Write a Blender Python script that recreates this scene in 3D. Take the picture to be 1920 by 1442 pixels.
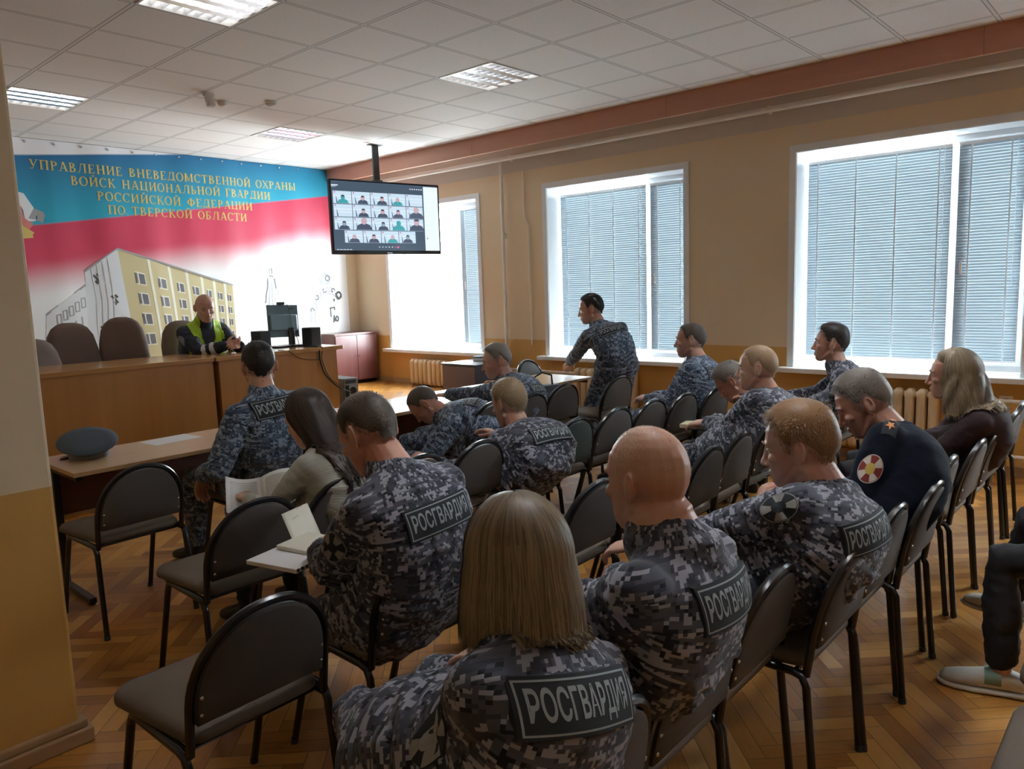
import bpy, math, random
import numpy as np
from mathutils import Vector, Matrix, noise as mnoise
from mathutils.bvhtree import BVHTree

for _o in list(bpy.data.objects):
    bpy.data.objects.remove(_o, do_unlink=True)
SC = bpy.context.scene
COL = SC.collection
RNG = random.Random(7)
NR = np.random.default_rng(7)

# ---------------------------------------------------------------- camera
CAMZ = 1.6
_yaw, _pitch, _roll = math.radians(47.9405), math.radians(7.4249), math.radians(-1.9072)
def _cam_axes():
    cy, sy, cp, sp = math.cos(_yaw), math.sin(_yaw), math.cos(_pitch), math.sin(_pitch)
    f = Vector((sy*cp, cy*cp, -sp)); r = Vector((cy, -sy, 0)); u = r.cross(f)
    cr, sr = math.cos(_roll), math.sin(_roll)
    return r*cr+u*sr, -r*sr+u*cr, f
_r, _u, _f = _cam_axes()
cam = bpy.data.cameras.new('camera'); cam.sensor_width = 36.0; cam.lens = 1412.2466/1920*36
cam.clip_start = 0.02; cam.clip_end = 200
camo = bpy.data.objects.new('camera', cam); COL.objects.link(camo)
camo.matrix_world = Matrix(((_r.x, _u.x, -_f.x, 0), (_r.y, _u.y, -_f.y, 0), (_r.z, _u.z, -_f.z, CAMZ), (0, 0, 0, 1)))
SC.camera = camo

# ---------------------------------------------------------------- light and exposure
WORLD_STRENGTH = 7.0
LAMP_STRENGTH = 32.0        # the lamps over the rear half are on
LAMP_DIM = 2.0              # the front ones, towards the television, are nearly off
SC.view_settings.view_transform = 'Standard'
SC.view_settings.look = 'None'
SC.view_settings.gamma = 1.0
SC.view_settings.use_curve_mapping = False
SC.view_settings.exposure = 2.5
SC.cycles.use_denoising = True
SC.cycles.max_bounces = 10
SC.cycles.diffuse_bounces = 6
SC.cycles.transparent_max_bounces = 12
SC.cycles.sample_clamp_indirect = 6.0
SC.cycles.caustics_reflective = False
SC.cycles.caustics_refractive = False
wd = bpy.data.worlds.new('sky'); SC.world = wd; wd.use_nodes = True
_bg = wd.node_tree.nodes['Background']
_bg.inputs[0].default_value = (0.86, 0.94, 1.0, 1); _bg.inputs[1].default_value = WORLD_STRENGTH
# window openings on the wall x = WX : (y_low, y_high)
WX, FY, CZ, LX, BY, PODZ = 6.85, 9.2, 3.31, -1.7, -7.2, 0.3
WIN = [(6.67, 8.43), (3.80, 5.56), (0.93, 2.69), (-1.94, -0.18)]
WZ0, WZ1 = 0.78, 2.70
for _a, _b in WIN:
    _l = bpy.data.lights.new('window_portal', 'AREA'); _l.shape = 'RECTANGLE'
    _l.size = WZ1-WZ0; _l.size_y = _b-_a; _l.cycles.is_portal = True
    _o = bpy.data.objects.new('window_portal', _l); COL.objects.link(_o)
    _o.location = (WX+0.36, (_a+_b)/2, (WZ0+WZ1)/2); _o.rotation_euler = (0, math.pi/2, 0)

# ---------------------------------------------------------------- tagging helpers
def tag(o, label, cat, group=None, kind=None):
    if label: o['label'] = label
    if cat: o['category'] = cat
    if group: o['group'] = group
    if kind: o['kind'] = kind
    return o
def empty(name, loc, label, cat, rz=0.0, group=None):
    o = bpy.data.objects.new(name, None); COL.objects.link(o)
    o.location = loc; o.rotation_euler = (0, 0, rz); o.empty_display_size = 0.1
    return tag(o, label, cat, group)
def copy_tree(o, parent=None):
    c = o.copy(); COL.objects.link(c)
    if parent is not None: c.parent = parent
    for ch in list(o.children): copy_tree(ch, c)
    return c

# ---------------------------------------------------------------- materials
class NT:
    def __init__(s, name):
        s.m = bpy.data.materials.new(name); s.m.use_nodes = True
        s.t = s.m.node_tree; s.n = s.t.nodes; s.l = s.t.links
        s.b = s.n['Principled BSDF']; s.out = s.n['Material Output']
    def node(s, typ, **kw):
        n = s.n.new(typ)
        for k, v in kw.items(): setattr(n, k, v)
        return n
    def link(s, a, b): s.l.new(a, b)
    def val(s, inp, x):
        if hasattr(x, 'is_linked') or isinstance(x, bpy.types.NodeSocket): s.l.new(x, inp)
        else: inp.default_value = x
    def math(s, op, a, b=0.0, c=None):
        n = s.n.new('ShaderNodeMath'); n.operation = op
        s.val(n.inputs[0], a); s.val(n.inputs[1], b)
        if c is not None: s.val(n.inputs[2], c)
        return n.outputs[0]
    def mix(s, fac, a, b):
        n = s.n.new('ShaderNodeMix'); n.data_type = 'RGBA'
        s.val(n.inputs[0], fac)
        for i, x in ((6, a), (7, b)):
            if isinstance(x, (tuple, list)): n.inputs[i].default_value = (*x[:3], 1)
            else: s.l.new(x, n.inputs[i])
        return n.outputs[2]
    def ramp(s, fac, stops, interp='LINEAR'):
        n = s.n.new('ShaderNodeValToRGB'); cr = n.color_ramp; cr.interpolation = interp
        while len(cr.elements) < len(stops): cr.elements.new(0.5)
        for e, (p, c) in zip(cr.elements, stops): e.position = p; e.color = (*c[:3], 1)
        s.val(n.inputs[0], fac); return n.outputs[0]
    def noise(s, vec, scale, detail=3, rough=0.5, dist=0.0):
        n = s.n.new('ShaderNodeTexNoise'); n.inputs['Scale'].default_value = scale
        n.inputs['Detail'].default_value = detail; n.inputs['Roughness'].default_value = rough
        n.inputs['Distortion'].default_value = dist
        if vec is not None: s.l.new(vec, n.inputs['Vector'])
        return n.outputs['Fac']
    def coord(s, which='Object'):
        return s.n.new('ShaderNodeTexCoord').outputs[which]
    def mapping(s, vec, scale=(1, 1, 1), rot=(0, 0, 0), loc=(0, 0, 0)):
        n = s.n.new('ShaderNodeMapping'); n.inputs['Scale'].default_value = scale
        n.inputs['Rotation'].default_value = rot; n.inputs['Location'].default_value = loc
        s.l.new(vec, n.inputs['Vector']); return n.outputs[0]
    def sep(s, vec):
        n = s.n.new('ShaderNodeSeparateXYZ'); s.l.new(vec, n.inputs[0]); return n.outputs
    def comb(s, x, y, z=0.0):
        n = s.n.new('ShaderNodeCombineXYZ')
        for i, v in enumerate((x, y, z)): s.val(n.inputs[i], v)
        return n.outputs[0]
    def bump(s, h, strength=0.3, dist=0.01):
        n = s.n.new('ShaderNodeBump'); n.inputs['Strength'].default_value = strength
        n.inputs['Distance'].default_value = dist; s.l.new(h, n.inputs['Height'])
        s.l.new(n.outputs[0], s.b.inputs['Normal']); return n
    def base(s, c):
        if isinstance(c, (tuple, list)): s.b.inputs['Base Color'].default_value = (*c[:3], 1)
        else: s.l.new(c, s.b.inputs['Base Color'])
    def rough(s, r): s.val(s.b.inputs['Roughness'], r)

def plain(name, c, rough=0.6, metal=0.0, var=0.0, vscale=8.0, bump=0.0, bscale=60.0, coat=0.0, spec=0.5, emit=0.0):
    t = NT(name); co = t.coord('Object')
    if var > 0:
        f = t.noise(co, vscale, 4)
        t.base(t.mix(f, [x*(1-var) for x in c], [min(1, x*(1+var)) for x in c]))
    else: t.base(c)
    t.rough(rough); t.b.inputs['Metallic'].default_value = metal
    t.b.inputs['Coat Weight'].default_value = coat
    t.b.inputs['Specular IOR Level'].default_value = spec
    if bump > 0: t.bump(t.noise(co, bscale, 3), bump, 0.004)
    if emit > 0:
        t.b.inputs['Emission Color'].default_value = (*c, 1); t.b.inputs['Emission Strength'].default_value = emit
    return t.m

def wood(name, c1, c2, axis='x', rough=0.35, scale=1.0, coat=0.2):
    t = NT(name); co = t.coord('Object')
    sc = {'x': (0.6, 14, 14), 'y': (14, 0.6, 14), 'z': (14, 14, 0.6)}[axis]
    v = t.mapping(co, tuple(a*scale for a in sc))
    n1 = t.noise(v, 1.6, 5, 0.6, 0.6); n2 = t.noise(co, 0.9*scale, 2)
    f = t.math('ADD', t.math('MULTIPLY', n1, 0.75), t.math('MULTIPLY', n2, 0.35))
    t.base(t.ramp(f, [(0.25, c1), (0.75, c2)])); t.rough(rough); t.b.inputs['Coat Weight'].default_value = coat
    t.b.inputs['Coat Roughness'].default_value = 0.25
    return t.m

def strands_mat(name, c1, c2, rough=0.45):
    t = NT(name)
    g = t.node('ShaderNodeNewGeometry')
    f = g.outputs['Random Per Island']
    n = t.noise(t.mapping(t.coord('Object'), (1, 1, 1)), 9, 3)
    ff = t.math('ADD', t.math('MULTIPLY', f, 0.6), t.math('MULTIPLY', n, 0.4))
    t.base(t.ramp(ff, [(0.1, c1), (0.9, c2)])); t.rough(rough)
    t.b.inputs['Specular IOR Level'].default_value = 0.35
    return t.m

def camo(name, cols, px=0.0078):
    """pixel camouflage printed on the cloth (UV = metres along the cloth)"""
    t = NT(name); uv = t.coord('UV')
    sn = t.node('ShaderNodeVectorMath', operation='SNAP'); t.link(uv, sn.inputs[0]); sn.inputs[1].default_value = (px, px, px)
    v1 = t.mapping(sn.outputs[0], (19, 31, 1)); v2 = t.mapping(sn.outputs[0], (24, 40, 1), loc=(3.3, 7.1, 0))
    a = t.noise(v1, 1.0, 5.0, 0.72); b = t.noise(v2, 1.0, 5.0, 0.72)
    base = t.mix(t.math('GREATER_THAN', a, 0.5), cols[1], cols[2])
    dk = t.mix(t.math('GREATER_THAN', b, 0.56), base, cols[0])
    v3 = t.mapping(sn.outputs[0], (20, 36, 1), loc=(11.7, 2.9, 0))
    c = t.noise(v3, 1.0, 5.0, 0.74)
    col = t.mix(t.math('GREATER_THAN', c, 0.535), dk, cols[3])
    t.base(col); t.rough(0.8); t.b.inputs['Specular IOR Level'].default_value = 0.25
    t.b.inputs['Sheen Weight'].default_value = 0.15
    nb = t.noise(t.mapping(t.coord('UV'), (30, 60, 1)), 1.0, 3)
    t.bump(nb, 0.25, 0.006)
    return t.m

def skin(name, c):
    t = NT(name); co = t.coord('Object')
    n = t.noise(co, 30, 4); n2 = t.noise(co, 7, 2)
    c2 = (c[0]*0.92, c[1]*0.72, c[2]*0.68)
    t.base(t.mix(t.ramp(n2, [(0.4, (0, 0, 0)), (0.62, (1, 1, 1))]), c, c2)); t.rough(0.42)
    t.b.inputs['Specular IOR Level'].default_value = 0.4
    t.b.inputs['Subsurface Weight'].default_value = 0.08
    t.b.inputs['Subsurface Radius'].default_value = (0.012, 0.005, 0.003)
    t.bump(n, 0.12, 0.002)
    return t.m

M = {}
# ---------------------------------------------------------------- mesh builder
def _basis(d):
    d = np.asarray(d, float); d = d/np.linalg.norm(d)
    a = np.array([0, 0, 1.0]) if abs(d[2]) < 0.9 else np.array([1.0, 0, 0])
    u = np.cross(a, d); u /= np.linalg.norm(u)
    return d, u, np.cross(d, u)
class MB:
    def __init__(s): s.v = []; s.f = []; s.m = []; s.cur = 0
    def add(s, vs, fs):
        k = len(s.v); s.v.extend([tuple(map(float, p)) for p in vs])
        s.f.extend([tuple(i+k for i in f) for f in fs]); s.m.extend([s.cur]*len(fs)); return s
    def box(s, c, size, R=None):
        c = np.asarray(c, float); h = np.asarray(size, float)/2
        P = np.array([[x, y, z] for x in (-1, 1) for y in (-1, 1) for z in (-1, 1)])*h
        if R is not None: P = P @ np.asarray(R).T
        return s.add(P+c, [(0, 1, 3, 2), (4, 6, 7, 5), (0, 4, 5, 1), (2, 3, 7, 6), (0, 2, 6, 4), (1, 5, 7, 3)])
    def bx(s, lo, hi):
        lo = np.asarray(lo, float); hi = np.asarray(hi, float); return s.box((lo+hi)/2, hi-lo)
    def tube(s, path, r, seg=10, close=False, caps=True):
        P = [np.asarray(p, float) for p in path]; n = len(P)
        rr = [r]*n if np.isscalar(r) else list(r); vs = []; fs = []
        T = []
        for i in range(n):
            a = P[i-1] if (i > 0 or close) else P[i]; b = P[(i+1) % n] if (i < n-1 or close) else P[i]
            d = b-a; T.append(d/max(1e-9, np.linalg.norm(d)))
        _, u, _ = _basis(T[0])
        for i in range(n):
            u = u-T[i]*np.dot(u, T[i]); u /= np.linalg.norm(u); w = np.cross(T[i], u)
            for k in range(seg):
                a = 2*math.pi*k/seg; vs.append(P[i]+(u*math.cos(a)+w*math.sin(a))*rr[i])
        m = n if close else n-1
        for i in range(m):
            for k in range(seg):
                a, b = i*seg+k, i*seg+(k+1) % seg; j = (i+1) % n
                fs.append((a, b, j*seg+(k+1) % seg, j*seg+k))
        if caps and not close:
            fs.append(tuple(reversed(range(seg)))); fs.append(tuple((n-1)*seg+k for k in range(seg)))
        return s.add(vs, fs)
    def loft(s, rings, caps=True):
        m = len(rings[0]); vs = [p for r in rings for p in r]; fs = []
        for i in range(len(rings)-1):
            for k in range(m):
                a, b = i*m+k, i*m+(k+1) % m; fs.append((a, b, b+m, a+m))
        if caps: fs.append(tuple(reversed(range(m)))); fs.append(tuple((len(rings)-1)*m+k for k in range(m)))
        return s.add(vs, fs)
    def lathe(s, prof, c=(0, 0, 0), seg=24, R=None):
        c = np.asarray(c, float); rings = []
        for r, z in prof:
            ring = np.array([[r*math.cos(2*math.pi*k/seg), r*math.sin(2*math.pi*k/seg), z] for k in range(seg)])
            if R is not None: ring = ring @ np.asarray(R).T
            rings.append(ring+c)
        return s.loft(rings)
    def ell(s, c, r, seg=16, rin=10, R=None):
        prof = [(max(1e-4, math.cos(t)), math.sin(t)) for t in np.linspace(-math.pi/2, math.pi/2, rin)]
        c = np.asarray(c, float); rings = []
        for a, z in prof:
            ring = np.array([[a*math.cos(2*math.pi*k/seg), a*math.sin(2*math.pi*k/seg), z] for k in range(seg)])*np.asarray(r)
            if R is not None: ring = ring @ np.asarray(R).T
            rings.append(ring+c)
        return s.loft(rings)
    def prism(s, poly, org, U, V, depth):
        """polygon (u, v) in the plane org + u U + v V, given thickness along U x V"""
        org = np.asarray(org, float); U = np.asarray(U, float); V = np.asarray(V, float); N = np.cross(U, V)
        A = [org+U*a+V*b for a, b in poly]; B = [p+N*depth for p in A]; n = len(A)
        return s.add(A+B, [tuple(reversed(range(n))), tuple(range(n, 2*n))]+[(i, (i+1) % n, n+(i+1) % n, n+i) for i in range(n)])
    def poly(s, pts): return s.add(pts, [tuple(range(len(pts)))])
    def mesh(s, name, mats, smooth=True, ang=40):
        me = bpy.data.meshes.new(name); me.from_pydata(s.v, [], s.f)
        for m in (mats if isinstance(mats, (list, tuple)) else [mats]): me.materials.append(m)
        if s.m: me.polygons.foreach_set('material_index', s.m)
        if smooth:
            me.shade_smooth(); me.set_sharp_from_angle(angle=math.radians(ang))
        me.update(); return me
    def build(s, name, mats, parent=None, smooth=True, ang=40, bevel=0.0, loc=None):
        o = bpy.data.objects.new(name, s.mesh(name, mats, smooth, ang)); COL.objects.link(o)
        if parent is not None: o.parent = parent
        if loc is not None: o.location = loc
        if bevel > 0:
            b = o.modifiers.new('edge', 'BEVEL'); b.width = bevel; b.segments = 2; b.limit_method = 'ANGLE'; b.harden_normals = False
        return o
def rotz(a):
    c, s_ = math.cos(a), math.sin(a); return np.array([[c, -s_, 0], [s_, c, 0], [0, 0, 1.0]])
def rotx(a):
    c, s_ = math.cos(a), math.sin(a); return np.array([[1.0, 0, 0], [0, c, -s_], [0, s_, c]])
def roty(a):
    c, s_ = math.cos(a), math.sin(a); return np.array([[c, 0, s_], [0, 1.0, 0], [-s_, 0, c]])
def struct(name, mb, mats, smooth=False, parent=None, **k):
    o = mb.build(name, mats, parent, smooth, **k)
    if parent is None: o['kind'] = 'structure'
    return o
_TXT = {}
def text_mesh(body, bold=0.0):
    """outline lettering as flat triangles: (verts, faces), height 1, starting at x = 0"""
    key = (body, bold)
    if key not in _TXT:
        c = bpy.data.curves.new('lettering', 'FONT'); c.body = body; c.offset = bold; c.resolution_u = 3
        o = bpy.data.objects.new('lettering', c); COL.objects.link(o)
        me = bpy.data.meshes.new_from_object(o.evaluated_get(bpy.context.evaluated_depsgraph_get()))
        me.calc_loop_triangles()
        v = np.array([p.co[:] for p in me.vertices])[:, :2]; v -= v.min(0)
        f = [tuple(t.vertices) for t in me.loop_triangles]; v = list(v); out = []; lim = 0.22
        while f:                                           # cut long triangles so that the letters can bend with the cloth
            t = f.pop(); L = [np.linalg.norm(v[t[i]]-v[t[(i+1) % 3]]) for i in range(3)]; k = int(np.argmax(L))
            if L[k] < lim: out.append(t); continue
            a_, b_, c_ = t[k], t[(k+1) % 3], t[(k+2) % 3]; v.append((v[a_]+v[b_])/2); n_ = len(v)-1; f += [(a_, n_, c_), (n_, b_, c_)]
        f = out; v = np.array(v)
        bpy.data.objects.remove(o, do_unlink=True); bpy.data.curves.remove(c); bpy.data.meshes.remove(me)
        _TXT[key] = (v, f)
    return _TXT[key]
# ================================================================ materials of the room
def wall_paint():
    t = NT('wall_paint'); co = t.coord('Object'); z = t.sep(co)[2]
    n = t.noise(co, 1.7, 4); n2 = t.noise(co, 0.6, 2)
    up = t.mix(n, (0.72, 0.585, 0.40), (0.78, 0.64, 0.45)); lo = t.mix(n2, (0.60, 0.34, 0.09), (0.68, 0.40, 0.12))
    hi = t.mix(t.math('GREATER_THAN', z, 2.93), up, (0.62, 0.55, 0.48))
    t.base(t.mix(t.math('GREATER_THAN', z, 0.96), lo, hi))
    t.rough(t.math('SUBTRACT', 0.72, t.math('MULTIPLY', t.math('LESS_THAN', z, 0.96), 0.32)))
    t.bump(t.noise(co, 22, 4), 0.12, 0.01); return t.m
M['wall'] = wall_paint()
def parquet(name, w=0.068, n=5):
    t = NT(name); co = t.coord('Object')
    v = t.mapping(co, (1/w, 1/w, 1), rot=(0, 0, math.radians(45)), loc=(0.3, 0.2, 0))
    s = t.sep(v); u_, v_ = s[0], s[1]
    i = t.math('FLOOR', u_); j = t.math('FLOOR', v_)
    d = t.math('FLOORED_MODULO', t.math('SUBTRACT', i, j), 2*n)
    hor = t.math('LESS_THAN', d, n-0.5)
    # horizontal planks
    ih = t.math('SUBTRACT', i, d); alongh = t.math('SUBTRACT', u_, ih); crossh = t.math('SUBTRACT', v_, j)
    # vertical planks
    e = t.math('SUBTRACT', 2*n-1, d); jv = t.math('SUBTRACT', j, e); alongv = t.math('SUBTRACT', v_, jv); crossv = t.math('SUBTRACT', u_, i)
    def sel(a, b): return t.math('ADD', t.math('MULTIPLY', hor, a), t.math('MULTIPLY', t.math('SUBTRACT', 1.0, hor), b))
    al = sel(alongh, alongv); cr = sel(crossh, crossv)
    idv = t.comb(sel(ih, i), sel(j, jv), t.math('MULTIPLY', hor, 17.0))
    wn = t.node('ShaderNodeTexWhiteNoise'); t.link(idv, wn.inputs[0]); rnd = wn.outputs['Value']
    grain = t.noise(t.comb(t.math('MULTIPLY', al, 0.25), t.math('MULTIPLY', cr, 3.0), t.math('MULTIPLY', rnd, 40.0)), 2.2, 5, 0.6, 0.5)
    f = t.math('ADD', t.math('MULTIPLY', rnd, 0.62), t.math('MULTIPLY', grain, 0.45))
    col = t.ramp(f, [(0.12, (0.24, 0.085, 0.014)), (0.45, (0.46, 0.195, 0.035)), (0.8, (0.62, 0.31, 0.07)), (1.0, (0.70, 0.40, 0.11))])
    dirt = t.ramp(t.noise(co, 1.1, 4), [(0.35, (0.70, 0.66, 0.62)), (0.65, (1, 1, 1))])
    mm = t.node('ShaderNodeMix', data_type='RGBA', blend_type='MULTIPLY'); mm.inputs[0].default_value = 1
    t.link(col, mm.inputs[6]); t.link(dirt, mm.inputs[7])
    ga = t.math('MINIMUM', cr, t.math('SUBTRACT', 1.0, cr)); gb = t.math('MINIMUM', al, t.math('SUBTRACT', float(n), al))
    g = t.math('LESS_THAN', t.math('MINIMUM', ga, gb), 0.022)
    t.base(t.mix(t.math('MULTIPLY', g, 0.8), mm.outputs[2], (0.06, 0.025, 0.01)))
    t.rough(t.math('ADD', 0.28, t.math('MULTIPLY', grain, 0.16)))
    h = t.math('SUBTRACT', t.math('MULTIPLY', rnd, 0.3), g); t.bump(h, 0.25, 0.002)
    t.b.inputs['Coat Weight'].default_value = 0.15; t.b.inputs['Coat Roughness'].default_value = 0.2
    return t.m
M['floor'] = parquet('parquet')
def ceiling_mat():
    t = NT('ceiling_tiles'); co = t.coord('Object'); s = t.sep(co)
    def edge(c, off):
        a = t.math('FLOORED_MODULO', t.math('SUBTRACT', c, off), 0.6)
        return t.math('MINIMUM', a, t.math('SUBTRACT', 0.6, a))
    e = t.math('MINIMUM', edge(s[0], 2.03), edge(s[1], 4.70))
    bar = t.math('LESS_THAN', e, 0.012); gap = t.math('LESS_THAN', t.math('ABSOLUTE', t.math('SUBTRACT', e, 0.0135)), 0.003)
    ci = t.comb(t.math('FLOOR', t.math('DIVIDE', t.math('SUBTRACT', s[0], 2.03), 0.6)), t.math('FLOOR', t.math('DIVIDE', t.math('SUBTRACT', s[1], 4.7), 0.6)), 0.0)
    wn = t.node('ShaderNodeTexWhiteNoise'); t.link(ci, wn.inputs[0])
    sp = t.noise(co, 90, 2, 0.7)
    tile = t.mix(t.ramp(sp, [(0.30, (1, 1, 1)), (0.40, (0, 0, 0))]), (0.82, 0.79, 0.76), (0.62, 0.60, 0.58))
    tile = t.mix(t.math('MULTIPLY', wn.outputs['Value'], 0.25), tile, (0.74, 0.70, 0.67))
    c = t.mix(bar, tile, (0.72, 0.70, 0.68)); c = t.mix(gap, c, (0.30, 0.28, 0.26))
    t.base(c); t.rough(0.85); t.bump(sp, 0.15, 0.004); return t.m
M['ceil'] = ceiling_mat()
M['fascia'] = wood('fascia_board', (0.44, 0.19, 0.115), (0.52, 0.25, 0.16), 'y', 0.45, 0.6)
M['pvc'] = plain('white_pvc', (0.80, 0.82, 0.84), 0.35)
M['pipe'] = plain('cream_pipe_paint', (0.80, 0.76, 0.70), 0.4)
M['rad'] = plain('radiator_paint', (0.66, 0.50, 0.31), 0.4, var=0.06)
M['blackmetal'] = plain('black_enamel', (0.012, 0.012, 0.014), 0.28, spec=0.6)
M['darkplastic'] = plain('dark_plastic', (0.025, 0.027, 0.03), 0.4)
M['white'] = plain('white_plastic', (0.75, 0.73, 0.70), 0.5)
M['steel'] = plain('steel', (0.6, 0.6, 0.6), 0.25, 1.0)
M['beech'] = wood('beech_board', (0.56, 0.36, 0.19), (0.66, 0.46, 0.26), 'x', 0.3, 0.8)
M['honey'] = wood('honey_veneer', (0.40, 0.175, 0.04), (0.52, 0.26, 0.075), 'z', 0.3, 0.35, 0.3)
M['honeytop'] = wood('honey_worktop', (0.45, 0.22, 0.065), (0.56, 0.31, 0.11), 'x', 0.22, 0.6, 0.4)
M['maroon'] = wood('maroon_veneer', (0.13, 0.045, 0.045), (0.19, 0.07, 0.065), 'z', 0.3, 0.5)
M['redboard'] = plain('red_brown_board', (0.13, 0.048, 0.032), 0.5, var=0.1)
M['plinth'] = plain('painted_plinth', (0.42, 0.27, 0.14), 0.45, var=0.12)
M['dark'] = plain('dark_gap', (0.012, 0.010, 0.010), 0.8)

# ================================================================ shell
mb = MB(); mb.bx((LX, BY, -0.12), (WX+0.5, FY+0.3, 0.0)); struct('floor', mb, M['floor'])
mb = MB(); mb.bx((0.0, 6.1, 0.0), (WX, FY, PODZ)); o = struct('podium', mb, M['floor'])
LAMPS = [(2.03, 4.10), (2.03, 7.10), (4.43, 4.10), (4.43, 7.10), (2.03, 1.10), (4.43, 1.10), (2.03, -1.90), (4.43, -1.90)]
mb = MB()
xs = np.arange(2.03-0.6*7, WX+0.6, 0.6); ys = np.arange(4.70-0.6*20, FY+0.61, 0.6)
for x in xs:
    for y in ys:
        if any(abs(x-a) < 0.05 and abs(y-b) < 0.05 for a, b in LAMPS): continue
        mb.poly([(x, y, CZ), (x, y+0.6, CZ), (x+0.6, y+0.6, CZ), (x+0.6, y, CZ)])
struct('ceiling', mb, M['ceil'])
mb = MB(); mb.bx((LX-0.3, BY-0.3, CZ+0.35), (WX+0.5, FY+0.3, CZ+0.45)); struct('ceiling_slab', mb, M['dark'])
mb = MB(); mb.bx((LX-0.3, FY, 0), (WX, FY+0.3, CZ+0.35)); struct('wall_front', mb, M['wall'])
mb = MB(); mb.bx((LX-0.3, BY-0.3, 0), (WX, BY, CZ+0.35)); struct('wall_back', mb, M['wall'])
mb = MB(); mb.bx((LX-0.3, BY, 0), (LX, FY, CZ+0.35)); struct('wall_left', mb, M['wall'])
mb = MB(); T = 0.42
mb.bx((WX, BY-0.3, 0), (WX+T, FY+0.3, WZ0-0.02)); mb.bx((WX, BY-0.3, WZ1), (WX+T, FY+0.3, CZ+0.35))
edges = sorted(WIN); y0 = BY-0.3
for a, b in edges:
    mb.bx((WX, y0, WZ0-0.02), (WX+T, a, WZ1)); y0 = b
mb.bx((WX, y0, WZ0-0.02), (WX+T, FY+0.3, WZ1))
struct('wall_right', mb, M['wall'])
# pillar at the left
mb = MB(); mb.bx((0.16, 2.93, 0), (0.83, 3.5, CZ)); struct('pillar', mb, M['wall'], bevel=0.012)
mb = MB(); mb.bx((0.13, 2.895, 0), (0.865, 3.53, 0.055)); mb.bx((0.145, 2.91, 0.055), (0.85, 3.515, 0.085)); struct('baseboard_pillar', mb, M['plinth'], bevel=0.006)
# skirting along the walls
mb = MB(); mb.bx((WX-0.022, BY, 0), (WX, 6.1, 0.08)); mb.bx((WX-0.02, 6.1, PODZ), (WX, FY, PODZ+0.06)); struct('baseboard_right', mb, M['plinth'], bevel=0.005)
mb = MB(); mb.bx((0.0, FY-0.02, PODZ), (WX-0.02, FY, PODZ+0.06)); struct('baseboard_front', mb, M['plinth'], bevel=0.005)
# fascia board below the ceiling, in lengths
mb = MB(); yy = [BY, -1.0, 1.2, 3.75, 6.3, FY]
for a, b in zip(yy[:-1], yy[1:]): mb.bx((6.42, a+0.002, 3.115), (6.46, b-0.002, CZ))
struct('trim_1', mb, M['fascia'])
# windows
def glass_mat():
    t = NT('window_glass'); t.n.remove(t.b)
    tr = t.node('ShaderNodeBsdfTransparent'); tr.inputs[0].default_value = (0.93, 0.96, 0.96, 1)
    gl = t.node('ShaderNodeBsdfGlossy'); gl.inputs['Roughness'].default_value = 0.02
    mx = t.node('ShaderNodeMixShader'); mx.inputs[0].default_value = 0.06; t.link(tr.outputs[0], mx.inputs[1]); t.link(gl.outputs[0], mx.inputs[2])
    t.link(mx.outputs[0], t.out.inputs[0]); return t.m
M['glass'] = glass_mat()
FX = WX+0.27                                      # inner face of the frames
def window(n, a, b):
    w = bpy.data.objects.new('window_%d' % n, None); COL.objects.link(w); w.location = (WX, (a+b)/2, WZ0); w['kind'] = 'structure'
    hw = (b-a)/2; H = WZ1-WZ0; f = 0.06; ym = -hw+0.545    # mullion
    d = FX-WX
    mb = MB()
    for lo, hi in (((d, -hw, 0), (d+f, hw, f)), ((d, -hw, H-f), (d+f, hw, H)), ((d, -hw, f), (d+f, -hw+f, H-f)), ((d, hw-f, f), (d+f, hw, H-f)), ((d, ym-0.045, f), (d+f, ym+0.045, H-f))): mb.bx(lo, hi)
    mb.build('frame', M['pvc'], w, bevel=0.004)
    mb = MB()                                     # opening sash on the right
    y0, y1 = -hw+f-0.01, ym-0.035
    for lo, hi in (((d-0.018, y0, f-0.01), (d, y1, f+0.05)), ((d-0.018, y0, H-f-0.05), (d, y1, H-f+0.01)), ((d-0.018, y0, f+0.05), (d, y0+0.05, H-f-0.05)), ((d-0.018, y1-0.05, f+0.05), (d, y1, H-f-0.05))): mb.bx(lo, hi)
    mb.build('sash', M['pvc'], w, bevel=0.004)
    mb = MB(); mb.bx((d+0.025, -hw+f, f), (d+0.03, ym-0.045, H-f)); mb.bx((d+0.025, ym+0.045, f), (d+0.03, hw-f, H-f)); mb.build('glass', M['glass'], w, smooth=False)
    mb = MB(); mb.bx((d-0.035, y1-0.035, H*0.45), (d-0.018, y1-0.015, H*0.45+0.06)); mb.bx((d-0.05, y1-0.034, H*0.45-0.07), (d-0.035, y1-0.016, H*0.45+0.035)); mb.build('handle', M['white'], w, bevel=0.003)
    mb = MB()                                     # white lining of the recess and casing on the wall
    mb.bx((0, hw-0.008, 0), (d, hw+0.0, H)); mb.bx((0, -hw, 0), (d, -hw+0.008, H)); mb.bx((0, -hw, H-0.008), (d, hw, H))
    c = 0.055
    mb.bx((-0.012, hw-0.004, -0.02), (0.0, hw+c, H+c)); mb.bx((-0.012, -hw-c, -0.02), (0.0, -hw+0.004, H+c)); mb.bx((-0.012, -hw, H-0.004), (0.0, hw, H+c))
    mb.build('casing', M['pvc'], w)
    mb = MB(); mb.bx((-0.11, -hw-0.12, -0.045), (d, hw+0.12, 0.0)); mb.build('sill', M['pvc'], w, bevel=0.006)
    return ym
YM = [window(i+1, a, b) for i, (a, b) in enumerate(WIN)]
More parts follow.
